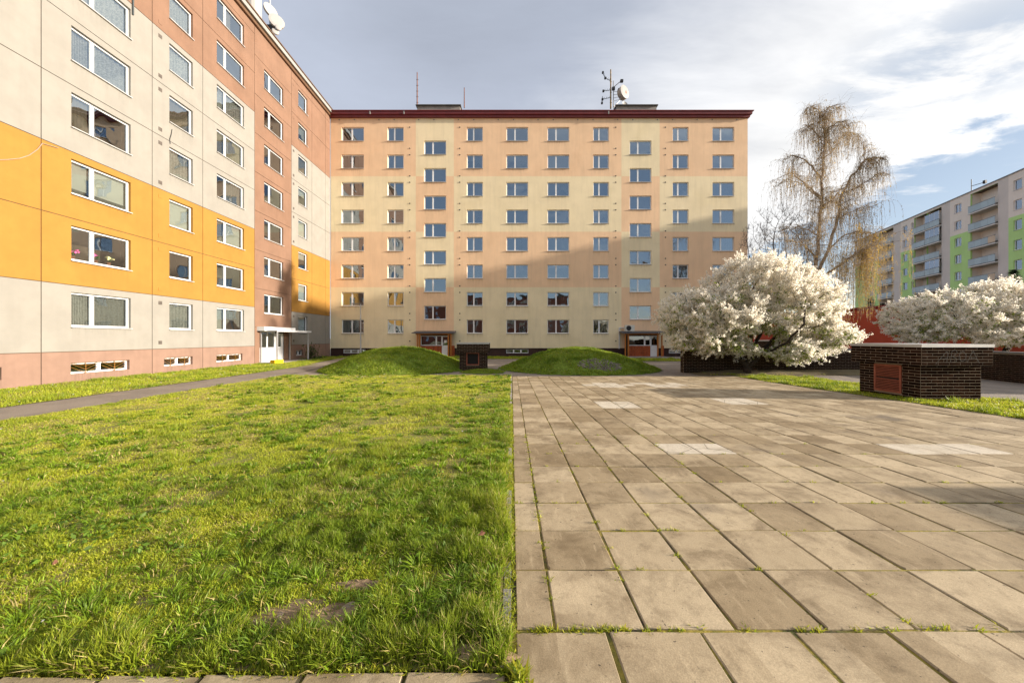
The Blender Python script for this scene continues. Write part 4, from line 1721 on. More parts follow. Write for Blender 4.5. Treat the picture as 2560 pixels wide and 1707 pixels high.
k1z = -.18
k1 = kiosk('brown brick vent kiosk with red slatted louvre and faint scribble at the paving edge',
           (11.37, 9.5, k1z), 1.68, 1.66, 'sw', ('w', .46, 1.21, .135, .955))
k2 = kiosk('narrow dark brick vent kiosk standing between the two grass mounds', (-3.0, 19.5, -.27), 1.50, 1.5, 'se', ('s', .40, 1.12, .30, 1.0), True)
k3 = kiosk('brown brick vent kiosk half hidden by blossom behind the long garden wall', (16.9, 21.6, -.14), 2.3, 1.8, '', None)
k4 = kiosk('brown brick vent kiosk standing beside the paving nearest the viewer on the right', (10.75, 1.15, -.05), 1.68, 1.66, '', None)
# scribble on the upper front face of the first kiosk
mb = MB()
def stroke(pts, w=.010):
    for i in range(len(pts) - 1):
        (x0, z0), (x1, z1) = pts[i], pts[i + 1]
        d = math.hypot(x1 - x0, z1 - z0)
        nx, nz = -(z1 - z0) / d * w / 2, (x1 - x0) / d * w / 2
        yv = 9.5 - .14 - .0165
        mb.quad((x0 - nx, yv, z0 - nz), (x1 - nx, yv, z1 - nz), (x1 + nx, yv, z1 + nz), (x0 + nx, yv, z0 + nz))
bx_, bz_ = 11.6, k1z + 1.04
S = lambda pts, dx, sc=1.0: stroke([(bx_ + dx + x * sc, bz_ + z) for (x, z) in pts])
S([(0, 0), (.14, .16), (.30, .34), (.34, .30), (.31, .12), (.30, .04)], 0)
S([(.10, .13), (.22, .14), (.33, .17)], 0)
S([(0, .04), (.02, .2), (.05, .36), (.16, .38), (.19, .30), (.06, .21), (.18, .14), (.16, .06), (.02, .05)], .40)
S([(.12, .36), (.03, .26), (.02, .14), (.10, .07), (.20, .13), (.21, .26), (.13, .35), (.09, .33)], .62)
S([(0, .05), (.10, .24), (.17, .36), (.22, .24), (.34, .02)], .86)
S([(.06, .15), (.16, .17), (.26, .14)], .86)
mb.obj('scribble', M['paint'], k1)
for ob in (bpy.data.objects['scribble'],):
    ob.matrix_parent_inverse = Matrix.Translation((-11.37, -9.5, -k1z))

# ------------------------------------------------------------------ long brick garden wall
gw = thing('garden_wall', 'long low dark brick wall with a grey coping under the blossom trees', 'wall', (9.2, 18.3, -.27))
WL = 13.3
mb = MB()
mb.box(0, WL, 0, .34, -.2, 1.20)
mb.obj('core', M['mortar'], gw)
mb = MB()
mb.box(-.03, WL, -.03, .37, 1.202, 1.26)
mb.obj('coping', M['greysill'], gw)
brick_face(gw, (0, .34), 0, -1, .34, -.01, 14)
brick_face(gw, (0, 0), 1, 0, WL, -.01, 14)
order = sorted(yield_l, key=lambda b0: abs(b0[0][0]) * 1.0 + (0 if b0[0][2] > .15 else 6))
keep, rest = order[:300], order[300:]
yield_l[:] = keep
emit(gw)
st = MB()
for (loc, sc_, rz) in rest:
    hx, hy, hz = (sc_[0] / 2, sc_[1] / 2, sc_[2] / 2) if abs(rz) < .1 else (sc_[1] / 2, sc_[0] / 2, sc_[2] / 2)
    st.box(loc[0] - hx, loc[0] + hx, loc[1] - hy, loc[1] + hy, loc[2] - hz, loc[2] + hz)
st.obj('bricks', M['brick'], gw, kind='stuff')
ang = math.atan2(12.0 - 18.3, 20.6 - 22.5)
gw2 = thing('garden_wall', 'dark brick wall section running towards the viewer behind the right kiosk', 'wall', (22.52, 18.3, -.27), ang)
mb = MB()
mb.box(.35, 8.2, -.34, 0, -.2, 1.20)
mb.obj('core', M['mortar'], gw2)
mb = MB()
mb.box(.35, 8.2, -.37, .03, 1.202, 1.26)
mb.obj('coping', M['greysill'], gw2)
brick_face(gw2, (8.2, 0), -1, 0, 5.9, -.01, 14)
far = [b0 for b0 in yield_l]
far.sort(key=lambda b0: -b0[0][0])
# bricks face the viewer's side (local -y is the far side here, so move them to +y)
for i, (loc, sc_, rz) in enumerate(far):
    if i < 260:
        link('brick', BRICK, gw2, (loc[0], -.324, loc[2]), (0, 0, 0), scale=sc_)
yield_l.clear()

# ------------------------------------------------------------------ red low building on the right
red = thing('red_building', 'low red rendered building behind the garden wall and blossom trees', 'building', (32.3, 24, 0))
mb = MB()
mb.box(0, 11, -7, 40, -.4, 4.22)
mb.obj('wall', M['redhouse'], red)
mb = MB()
mb.box(-.10, 11.1, -7.1, 40.1, 4.222, 4.42)
mb.obj('coping', M['redcap'], red)

# ------------------------------------------------------------------ far green and white block
fd = Vector((-.356, -1, 0)).normalized()
fa = math.atan2(fd.y, fd.x)
Y0 = 82.5
far = thing('apartment_block', 'distant lime green and white panel apartment block with glass balconies on the right', 'apartment block', (53.6 + .356 * Y0, Y0, 0), fa)
fs = lambda Y: (Y0 - Y) * 1.0615
FZT = 24.75
FROW = [2.7 + 2.8 * k for k in range(8)]     # sill heights
NEAR_END = 21.0
loggias = [(74.6, 70.4, 1), (65.2, 62.4, 1), (62.4, 59.4, 2), (54.3, 50.2, 3), (41.5, 37.5, 3)]
piers = [(70.4, 68.5), (59.4, 57.8), (50.2, 48.8), (37.5, 36.2)]
fwins = [(77.6, 76.3), (68.0, 66.8), (65.9, 65.35), (57.04, 55.8), (48.16, 47.1), (45.2, 44.0)]
holes = []
for (a, b_) in fwins:
    for z in FROW:
        holes.append((fs(a), fs(b_), z, z + 1.4))
lholes = []
for (a, b_, k) in loggias:
    lholes.append((fs(a), fs(b_), -.4, FZT - .35))
pr = [(fs(a), fs(b_)) for a, b_ in piers]


def fcol(x, z):
    if any(a < x < b_ for a, b_ in pr):
        return 2
    return 1 if z < 18.67 else 0


mb = MB()
wall_grid(mb, 0, fs(NEAR_END), -.4, FZT, holes + lholes, 0, .22, fcol, [k for p in pr for k in p], [18.67])
mb.cur = 0
L = fs(NEAR_END)
mb.quad((0, 12, -.4), (0, 0, -.4), (0, 0, FZT), (0, 12, FZT))
mb.quad((L, 0, -.4), (L, 12, -.4), (L, 12, FZT), (L, 0, FZT))
mb.quad((0, 12, -.4), (L, 12, -.4), (L, 12, FZT), (0, 12, FZT))
mb.quad((0, 0, FZT), (L, 0, FZT), (L, 12, FZT), (0, 12, FZT))
mb.obj('wall', [M['beige'], M['green'], M['grey']], far)
mb = MB()
mb.box(-.2, L + .2, -.12, 12, FZT + .002, FZT + .12)
mb.obj('roof_edge', M['greysill'], far)
interior(far, L, [0.0] + [2.0 + 2.8 * k for k in range(9)], 1.5)
for (a, b_) in fwins:
    w = fs(b_) - fs(a)
    for z in FROW:
        window(far, fs(a), z, w, 1.4, [w * .5] if w > 1.28 else [], None, recess=.17, sill='sill', bar=.09)
for (a, b_, k) in loggias:
    xa, xb2 = fs(a), fs(b_)
    w = xb2 - xa
    mb = MB()
    mb.quad((xa, 1.25, -.4), (xb2, 1.25, -.4), (xb2, 1.25, FZT - .35), (xa, 1.25, FZT - .35))
    mb.quad((xa, 0.2, -.4), (xa, 1.25, -.4), (xa, 1.25, FZT - .35), (xa, .2, FZT - .35))
    mb.quad((xb2, 0.2, -.4), (xb2, 0.2, FZT - .35), (xb2, 1.25, FZT - .35), (xb2, 1.25, -.4))
    lo = mb.obj('loggia', M['beige'], far)
    for f, z in enumerate(FROW):
        fl = z - 1.0
        mb = MB()
        mb.box(xa + .01, xb2 - .01, -.32, 1.24, fl - .2, fl)
        mb.obj('balcony_slab', M['slabwhite'], lo)
        n = 4 if w > 3.6 else 3
        for i in range(n):
            p0, p1 = xa + .03 + (w - .06) * i / n, xa + .03 + (w - .06) * (i + 1) / n - .02
            mb = MB()
            mb.box(p0, p1, -.30, -.27, fl + .08, fl + 1.05)
            m_ = M['balcbeige'] if (k == 3 and i == n - 1 and f in (2, 3, 5)) else M['balcony']
            mb.obj('balcony_panel', m_, lo)
        mb = MB()
        mb.box(xa + .02, xb2 - .02, -.32, -.25, fl + 1.06, fl + 1.12)
        mb.obj('handrail', M['greysill'], lo)
        mb = MB()
        mb.box(xb2 - 1.3, xb2 - .65, 1.18, 1.24, fl + .05, fl + 2.15)
        mb.box(xb2 - .60, xb2 - .1, 1.18, 1.24, fl + .85, fl + 2.15)
        mb.obj('balcony_door', M['darkvoid'], lo)
        if k == 2 and f in (4, 6, 7):
            mb = MB()
            mb.box(xa + .05, xb2 - .05, -.29, -.27, fl + 1.13, fl + 2.5)
            mb.obj('glazing', M['glass'], lo)
            mb = MB()
            for i in range(4):
                p = xa + .05 + (w - .13) * i / 3
                mb.box(p, p + .06, -.30, -.265, fl + 1.13, fl + 2.55)
            mb.obj('glazing_bar', M['white'], lo)
# small aerial on that roof
x, Y, z = at(2424, 478, 55.5)
t = thing('antenna_mast', 'tiny aerial on the roof of the distant green and white block', 'antenna mast', (x + .3, Y, FZT))
mb = MB()
mb.tube((0, 0, 0), (0, 0, 2.6), .05, n=5)
mb.tube((0, 0, 1.5), (.8, -.9, 1.7), .05, n=5)
mb.box(.7, 1.0, -1.1, -.8, 1.5, 2.0)
mb.obj('pole', M['blacksteel'], t)


# red-brown block behind the viewer: the lower windows mirror it
rb = thing('apartment_block', 'red brown block behind the viewer, mirrored in the lower windows of the peach block', 'apartment block', (20, -48, 0), math.pi)
mb = MB()
mb.box(0, 62, 0, 11, -.4, 15.5)
mb.obj('wall', M['rearred'], rb)
mb = MB()
mb.box(-.4, 62.4, -.4, 11.4, 15.502, 15.9)
mb.obj('roof', M['roofing'], rb)
for k in range(14):
    for f in range(5):
        window(rb, 2 + 4.3 * k, 1.6 + 2.8 * f, 1.8, 1.4, [.8], None, recess=-.04, sill=None)

# ------------------------------------------------------------------ trees
def colonize(nodes0, parent0, att, step, dk, di, maxit=120, up=0.0, jit=0.15):
    pos = [np.array(p, float) for p in nodes0]
    par = list(parent0)
    att = np.array(att, float)
    P = np.array(pos)
    best = np.full(len(att), 1e9)
    bi = np.zeros(len(att), int)
    new = P
    base = 0
    for it in range(maxit):
        d = np.linalg.norm(att[:, None, :] - new[None, :, :], axis=2)
        k = d.argmin(1)
        dm = d[np.arange(len(att)), k]
        upd = dm < best
        best[upd] = dm[upd]
        bi[upd] = base + k[upd]
        alive = best > dk
        att, best, bi = att[alive], best[alive], bi[alive]
        if len(att) == 0:
            break
        sel = best < di
        if not sel.any():
            break
        A = np.array(pos)
        dirs = att[sel] - A[bi[sel]]
        dirs /= np.linalg.norm(dirs, axis=1)[:, None] + 1e-9
        acc = np.zeros((len(A), 3))
        np.add.at(acc, bi[sel], dirs)
        idx = np.unique(bi[sel])
        dv = acc[idx]
        dv[:, 2] += up
        dv += NR.normal(0, jit, dv.shape)
        dv /= np.linalg.norm(dv, axis=1)[:, None] + 1e-9
        newp = A[idx] + dv * step
        base = len(pos)
        # skip stuck duplicates
        dd = np.linalg.norm(newp - A[par_arr(par, idx)], axis=1) if it else np.ones(len(idx))
        pos.extend(list(newp))
        par.extend(list(idx))
        new = newp
        if len(pos) > 9000:
            break
    return np.array(pos), np.array(par)


def par_arr(par, idx):
    return np.array([max(0, par[i]) for i in idx])


def branch_mesh(name, pos, par, r_tip, power, mat, rmax=None, n=5):
    N = len(pos)
    nchild = np.zeros(N, int)
    for i in range(1, N):
        if par[i] >= 0:
            nchild[par[i]] += 1
    w = np.zeros(N)
    for i in range(N - 1, -1, -1):
        if nchild[i] == 0:
            w[i] += r_tip ** power
        if par[i] >= 0:
            w[par[i]] += w[i]
    rad = w ** (1 / power)
    if rmax:
        rad = np.minimum(rad, rmax)
    mb = MB()
    for i in range(1, N):
        p = par[i]
        if p < 0:
            continue
        sides = 7 if rad[i] > .05 else (4 if rad[i] > .012 else 3)
        mb.tube(pos[p], pos[i], min(rad[p], rad[i] * 1.35), rad[i], sides, caps=False)
    return mb, rad, nchild


def cards(P, size, colors, flat=0.0, aspect=1.0):
    """small randomly turned quads at the points P"""
    n = len(P)
    d = NR.normal(0, 1, (n, 3))
    d /= np.linalg.norm(d, axis=1)[:, None]
    t = NR.normal(0, 1, (n, 3))
    e = np.cross(d, t)
    e /= np.linalg.norm(e, axis=1)[:, None] + 1e-9
    s = (size * NR.uniform(.6, 1.35, n))[:, None] if np.isscalar(size) else size[:, None]
    a, b_ = d * s * aspect, e * s
    V = np.empty((n, 4, 3))
    V[:, 0] = P - a
    V[:, 1] = P - b_ * .8
    V[:, 2] = P + a
    V[:, 3] = P + b_ * .8
    C = np.repeat(colors, 4, axis=0)
    T = np.arange(n * 4).reshape(n, 4)
    return V.reshape(-1, 3), T, C


def petals(P, size, colors):
    n = len(P)
    a = NR.normal(0, 1, (n, 3))
    a /= np.linalg.norm(a, axis=1)[:, None]
    b_ = np.cross(a, NR.normal(0, 1, (n, 3)))
    b_ /= np.linalg.norm(b_, axis=1)[:, None] + 1e-9
    s_ = (size * NR.uniform(.6, 1.3, n))[:, None]
    V = np.empty((n, 3, 3))
    V[:, 0] = P + a * s_
    V[:, 1] = P - a * s_ * .5 + b_ * s_ * .8
    V[:, 2] = P - a * s_ * .5 - b_ * s_ * .8
    return V.reshape(-1, 3), np.arange(n * 3).reshape(n, 3), np.repeat(colors, 3, axis=0)


def cherry(label, base, stems, blobs, n_att, n_card, seed, label_extra=None):
    global NR
    NR = np.random.RandomState(seed)
    t = thing('cherry_tree', label, 'tree', base)
    att = []
    for (c, r, share) in blobs:
        m = int(n_att * share)
        q_ = NR.normal(0, 1, (m * 3, 3))
        q_ /= np.linalg.norm(q_, axis=1)[:, None]
        rr = NR.uniform(.25, 1.0, (m * 3, 1)) ** .5
        p = np.array(c) + q_ * rr * np.array(r)
        p = p[p[:, 2] > .55][:m]
        att.append(p)
    att = np.concatenate(att)
    nodes, par = [(0, 0, -.1), (0, 0, .25)], [-1, 0]
    for s in stems:
        prev = 1
        p = np.array((0, 0, .25))
        for q_ in s:
            qv = np.array(q_, float)
            m = max(1, int(np.linalg.norm(qv - p) / .3))
            for k in range(1, m + 1):
                pp = p + (qv - p) * k / m + NR.normal(0, .03, 3)
                nodes.append(tuple(pp))
                par.append(prev)
                prev = len(nodes) - 1
            p = qv
    pos, pr_ = colonize(nodes, par, att, .22, .30, 3.0, 140, up=.05, jit=.22)
    mb, rad, nch = branch_mesh('trunk', pos, pr_, .010, 2.1, M['bark'], .21)
    mb.obj('trunk', M['bark'], t)
    thin = np.where(rad < .02)[0]
    thin = thin[thin > 2]
    # flowering shoots: each a short twig wrapped in blossom
    ns = n_card // 50
    tp = pos[thin]
    clump = vnoise(tp[:, 0] * 1.0 + tp[:, 2] * .7, tp[:, 1] * .8 - tp[:, 2] * .6, .75, 881) + .25 * NR.rand(len(thin))
    thin_b = thin[clump > .30]
    src = pos[NR.choice(thin_b, ns)]
    ctr = np.array([0, 0, 1.6])
    dr = (src - ctr)
    dr /= np.linalg.norm(dr, axis=1)[:, None]
    dr = dr * .8 + NR.normal(0, .55, (ns, 3)) + np.array([0, 0, .25])
    dr /= np.linalg.norm(dr, axis=1)[:, None]
    ln = NR.uniform(.2, .62, (ns, 1))
    tw = MB()
    for i in range(ns):
        tw.tube(src[i], src[i] + dr[i] * ln[i], .006, .003, 3, caps=False)
    tw.obj('shoots', M['bark'], t, kind='stuff')
    pick = NR.randint(0, ns, n_card)
    f = NR.rand(n_card, 1)
    P = src[pick] + dr[pick] * ln[pick] * f + NR.normal(0, 1, (n_card, 3)) * (.050 - .024 * f)
    warm = NR.rand(n_card, 1)
    col = np.array([.93, .87, .75]) * (1 - warm) + np.array([.95, .93, .88]) * warm
    C = col * NR.uniform(.92, 1.02, (n_card, 1))
    V, T, C = petals(P, .036, C)
    link('blossom', np_mesh('blossom', V, T, M['petal'], C), t)
    # young leaves, thicker low and inside
    m = n_card // 20
    low = thin[NR.rand(len(thin)) < np.clip(1.5 - pos[thin, 2] / 3.2, .05, 1)]
    pk = NR.choice(low, m)
    P = pos[pk] + NR.normal(0, .10, (m, 3))
    C = np.array([.26, .32, .06]) * NR.uniform(.6, 1.3, (m, 1))
    V, T, C = cards(P, .038, C, aspect=1.5)
    link('leaves', np_mesh('leaves', V, T, M['leaf'], C), t)
    return t


cherry('large spreading white blossom tree rising in front of the long garden wall', (12.1, 17.55, -.20),
       [[(-.5, .1, .8), (-1.5, .0, 1.7), (-2.6, -.2, 2.2)], [(-.2, .3, 1.2), (-.8, .5, 2.4), (-1.2, .4, 3.6)], [(.15, .0, 1.3), (.3, .1, 2.6), (.4, .3, 4.0)],
        [(.6, -.1, 1.0), (1.3, .0, 1.7), (2.1, .1, 2.3)], [(.4, -.5, .9), (.9, -1.4, 1.6), (1.2, -2.0, 2.4)], [(.5, .3, 1.1), (1.5, .8, 2.5), (2.2, 1.0, 3.6)]],
       [((-1.9, 0, 2.9), (2.6, 2.2, 1.6), .27), ((.7, .1, 4.3), (2.6, 2.2, 1.7), .27), ((2.0, 0, 3.3), (2.4, 2.1, 1.85), .25), ((3.3, -.2, 1.8), (1.75, 1.5, .75), .11),
        ((-2.6, -.3, 1.75), (1.7, 1.5, .75), .07), ((1.9, -.9, .95), (1.3, .8, .45), .05), ((-1.6, -.5, 1.25), (2.0, .9, .40), .035)],
       2300, 330000, 5)
cherry('lower spreading white blossom tree behind the right brick kiosk', (26.4, 18.6, -.27),
       [[(-.5, .1, 1.5), (-1.6, 0, 2.3), (-3.2, -.2, 2.7)], [(.0, .3, 1.6), (.2, .3, 2.8), (.2, .3, 3.6)], [(.6, -.1, 1.5), (1.9, -.2, 2.3), (3.4, -.2, 2.6)],
        [(-.2, -.6, 1.5), (-.8, -1.6, 2.2)], [(.3, .6, 1.5), (1.0, 1.6, 2.6)]],
       [((-2.6, 0, 3.0), (3.0, 2.3, 1.25), .30), ((.2, 0, 3.55), (3.2, 2.4, 1.3), .32), ((3.2, 0, 3.1), (2.9, 2.3, 1.3), .26), ((-4.3, -.3, 2.2), (1.4, 1.4, .7), .10), ((0, -1.2, 2.0), (3.8, 1.6, .8), .16)],
       2100, 260000, 9)

# bare grey tree between the peach block and the birch
NR = np.random.RandomState(3)
t = thing('bare_tree', 'leafless grey tree between the peach block and the birch', 'tree', (20.6, 26.5, -.27))
q_ = NR.normal(0, 1, (1300, 3))
q_ /= np.linalg.norm(q_, axis=1)[:, None]
att = np.array([0, 0, 8.0]) + q_ * (NR.uniform(.2, 1, (1300, 1)) ** .45) * np.array([2.9, 2.6, 4.2])
nodes = [(0, 0, -.1)] + [(0.03 * k, 0, .4 * k) for k in range(1, 9)]
par = [-1] + list(range(8))
pos, pr_ = colonize(nodes, par, att, .30, .38, 4.0, 120, up=.35, jit=.18)
mb, rad, nch = branch_mesh('trunk', pos, pr_, .007, 2.1, M['greybark'], .16)
mb.obj('trunk', M['greybark'], t)
tips = np.where(rad < .012)[0]
mb = MB()
for k in range(4200):
    i = tips[NR.randint(len(tips))]
    p = pos[i]
    d = NR.normal(0, .16, 3) + np.array([0, 0, .22])
    mb.tube(p, p + d, .006, .003, 3, caps=False)
mb.obj('twigs', M['greybark'], t, kind='stuff')

# weeping birch
NR = np.random.RandomState(21)
BYY = 23.0
bw_ = lambda px, py, dy=0.0: np.array(at(px, py, BYY + dy))
bbase = np.array((20.35, BYY, -.27))
birch = thing('birch_tree', 'tall weeping birch with bare hanging golden twigs behind the blossom trees', 'tree', tuple(bbase))
stems = [
    ([(2035, 905), (2030, 760), (2040, 665), (2047, 600), (2053, 516), (2056, 430), (2062, 362), (2059, 300), (2060, 266)], .17, .02, [0] * 9),
    ([(2032, 800), (2040, 690), (2071, 623), (2095, 546), (2105, 485), (2130, 440), (2160, 402), (2185, 392), (2210, 398)], .15, .02, [0, .2, .5, .8, 1, 1.2, 1.3, 1.4, 1.4]),
    ([(2033, 760), (2050, 705), (2074, 681), (2110, 655), (2142, 629), (2160, 622), (2180, 632)], .13, .02, [0, -.3, -.6, -.8, -1, -1.1, -1.2]),
    ([(2040, 640), (2010, 612), (1985, 603), (1965, 606)], .06, .015, [0, -.4, -.8, -1]),
    ([(2049, 490), (2020, 466), (1992, 442), (1975, 432), (1962, 440)], .075, .015, [0, -.5, -.9, -1.2, -1.3]),
    ([(2053, 450), (2030, 415), (2005, 394), (1980, 388), (1962, 400)], .07, .015, [0, .5, .9, 1.2, 1.3]),
    ([(2050, 525), (2080, 500), (2100, 475), (2110, 455)], .06, .015, [0, -.5, -.8, -1]),
    ([(2060, 370), (2048, 345), (2030, 322), (2016, 315), (2006, 330)], .05, .012, [0, .3, .6, .8, .9]),
    ([(2061, 340), (2075, 318), (2095, 305), (2112, 302), (2125, 318)], .045, .012, [0, -.3, -.6, -.7, -.8]),
    ([(2060, 300), (2050, 282), (2035, 268), (2022, 266), (2012, 280)], .03, .01, [0, .3, .5, .6, .7]),
    ([(2060, 285), (2072, 268), (2086, 264), (2095, 275)], .03, .01, [0, -.3, -.5, -.6]),
    ([(2058, 400), (2085, 372), (2110, 335), (2122, 332), (2128, 350)], .05, .012, [0, .5, 1, 1.2, 1.2]),
    ([(2160, 402), (2160, 370), (2150, 345), (2146, 335)], .025, .006, [1.3, 1.3, 1.3, 1.3]),
    ([(2110, 480), (2140, 470), (2175, 450), (2205, 430), (2226, 440)], .06, .012, [1, .3, -.3, -.6, -.7]),
    ([(2095, 546), (2125, 530), (2160, 515), (2185, 520)], .05, .012, [.8, 1.4, 2, 2.2]),
    ([(2071, 623), (2110, 590), (2150, 575), (2185, 585), (2205, 600)], .06, .012, [.5, .2, -.2, -.5, -.6]),
    ([(2048, 590), (2020, 575), (1995, 565), (1975, 575)], .05, .012, [0, .8, 1.3, 1.5]),
    ([(2040, 650), (2000, 598), (1968, 566), (1944, 580)], .05, .012, [0, .4, .9, 1.1]),
    ([(2053, 500), (2010, 462), (1970, 446), (1942, 468)], .05, .012, [0, .7, 1.2, 1.5]),
    ([(2053, 516), (2075, 505), (2105, 512), (2125, 530)], .04, .012, [0, 1.0, 1.8, 2.0]),
]
mb = MB()
anch = []
for si, (pl, r0, r1, dys) in enumerate(stems):
    pts = [bw_(px, py, dy) - bbase for (px, py), dy in zip(pl, dys)]
    # densify with small wobble
    full = []
    for i in range(len(pts) - 1):
        for k in range(4):
            full.append(pts[i] + (pts[i + 1] - pts[i]) * k / 4 + (NR.normal(0, .03, 3) if (i or k) else 0))
    full.append(pts[-1])
    n = len(full)
    r0 *= .8
    for i in range(n - 1):
        ra, rb = r0 + (r1 - r0) * i / (n - 1), r0 + (r1 - r0) * (i + 1) / (n - 1)
        mb.tube(full[i], full[i + 1], ra, rb, 7 if ra > .05 else 5, caps=False)
        f = i / (n - 1)
        if full[i][2] > 4.8 and (si > 2 or f > .35):
            anch.append((full[i], r0 + (r1 - r0) * f, si, f))
# side shoots in depth so the crown is round
extra = []
for (p, r, si, f) in list(anch):
    for k in range(2 if si < 2 else 1):
        an = NR.rand() * 6.283
        ln = NR.uniform(.5, 1.8) * max(.25, 1.45 - 1.1 * (p[2] / 17)) * (.35 if si in (1, 12, 13) and f > .55 else 1)
        dirv = np.array([math.cos(an), math.sin(an) * 1.1, NR.uniform(.1, .6) * min(1, max(.05, (17.0 - p[2]) / 6))])
        q0 = np.array(p)
        prev = q0
        for s in range(1, 5):
            q1 = q0 + dirv * ln * s / 4 + np.array([0, 0, -.12 * ln * (s / 4) ** 2 * 2])
            mb.tube(prev, q1, max(.008, .022 * (1 - s / 6)), max(.006, .022 * (1 - (s + 1) / 6)), 4, caps=False)
            prev = q1
            extra.append((q1, .01, si, f))
mb.obj('trunk', M['birchbark'], birch)
allan = anch + extra * 2 + [a_ for a_ in anch if a_[2] in (2, 15) and a_[3] > .45] * 8
strands = MB()
LP, LC = [], []
for k in range(3700):
    p, r, si, f = allan[NR.randint(len(allan))]
    p = np.array(p) + NR.normal(0, .06, 3)
    ln = NR.uniform(.4, 1.9)
    gold = False
    if si in (2, 15) and f > .45:
        ln = NR.uniform(1.5, 4.6)
        gold = True
    if si in (14,):
        ln = NR.uniform(1.0, 3.6)
        gold = True
    an = NR.rand() * 6.283
    out_ = np.array([math.cos(an), math.sin(an), 0]) * NR.uniform(.05, .6)
    prev = p
    seg = max(3, int(ln / .35))
    for s in range(1, seg + 1):
        t_ = s / seg
        q1 = p + out_ * (1 - (1 - t_) ** 2) * 1.0 + np.array([0, 0, -ln * t_ ** 1.2 + .18 * math.sin(t_ * 3.1)]) + NR.normal(0, .015, 3)
        strands.tube(prev, q1, .0048, .0038, 3, caps=False)
        m = NR.poisson(2.6 if gold else 1.2)
        for z in range(m):
            ff = NR.rand()
            LP.append(prev + (q1 - prev) * ff + NR.normal(0, .02, 3))
            LC.append(np.array([.60, .41, .08]) * NR.uniform(.6, 1.25) if (gold or NR.rand() < .38) else np.array([.27, .20, .10]) * NR.uniform(.4, 1.4))
        prev = q1
for k in range(2300):
    p, r, si, f = allan[NR.randint(len(allan))]
    d = NR.normal(0, .30, 3) + np.array([0, 0, -.05])
    q0 = np.array(p) + NR.normal(0, .08, 3)
    strands.tube(q0, q0 + d, .0045, .003, 3, caps=False)
    strands.tube(q0 + d, q0 + d * 1.5 + np.array([0, 0, -.22]), .003, .0025, 3, caps=False)
strands.obj('hanging_twigs', M['twig'], birch, kind='stuff')
LP, LC = np.array(LP), np.array(LC)
V, T, C = cards(LP, .021, LC, aspect=2.1)
link('catkins', np_mesh('catkins', V, T, M['leaf'], C), birch, kind='stuff')


def conifer(label, base, h, r, seed):
    rs = np.random.RandomState(seed)
    t = thing('conifer_tree', label, 'tree', base, 0, 'dark conifers before the distant block')
    mb = MB()
    mb.tube((0, 0, 0), (0, 0, h), .14, .02, 6)
    mb.obj('trunk', M['bark'], t)
    n = 2600
    z = h * (0.08 + .92 * rs.rand(n) ** 1.3)
    tier = 1 + .25 * np.sin(z * 9)
    rr = r * (1 - z / h) ** .8 * tier * rs.rand(n) ** .4 + .04
    an = rs.rand(n) * 6.283
    P = np.stack([rr * np.cos(an), rr * np.sin(an), z - .18 * rr], 1)
    d = np.stack([np.cos(an) * .3, np.sin(an) * .3, rs.uniform(-.15, .12, n)], 1) * (1 + rs.rand(n, 1) * .5)
    sd = np.stack([-np.sin(an), np.cos(an), np.zeros(n)], 1) * .11
    V = np.empty((n, 3, 3))
    V[:, 0], V[:, 1], V[:, 2] = P - sd, P + sd, P + d
    me = np_mesh('crown', V.reshape(-1, 3), np.arange(n * 3).reshape(n, 3), M['conifer'])
    link('crown', me, t)


conifer('dark conifer at the right edge in front of the distant block', (61.0, 41.5, -.3), 10.2, 2.6, 1)
conifer('dark conifer showing beside the birch strands over the red roof', (62.0, 59.0, -.3), 8.9, 2.0, 2)
conifer('shorter dark conifer just right of the other one over the red roof', (64.0, 59.0, -.3), 7.9, 1.9, 3)

# shrub by the left entrance
NR = np.random.RandomState(8)
t = thing('shrub', 'thin twiggy shrub by the right post of the white entrance', 'shrub', (-17.45, 29.6, -.29))
mb = MB()
LP = []
for k in range(26):
    an = NR.rand() * 6.28
    p = np.array([NR.normal(0, .18), NR.normal(0, .3), 0])
    d = np.array([math.cos(an) * .25, math.sin(an) * .3, NR.uniform(.6, 1.5)])
    mid = p + d * .5 + NR.normal(0, .05, 3)
    mb.tube(p, mid, .014, .01, 4)
    mb.tube(mid, p + d, .01, .005, 4)
    for q0 in range(9):
        LP.append(p + d * NR.uniform(.3, 1.02) + NR.normal(0, .06, 3))
mb.obj('stems', M['bark'], t)
for k in range(160):
    LP.append(np.array([NR.normal(.1, .3), NR.normal(.7, .6), abs(NR.normal(.12, .12))]))
LP = np.array(LP)
V, T, C = cards(LP, .06, np.array([.05, .085, .02]) * NR.uniform(.5, 1.6, (len(LP), 1)))
link('leaves', np_mesh('leaves', V, T, M['leaf'], C), t)


# ------------------------------------------------------------------ grass
NR = np.random.RandomState(77)


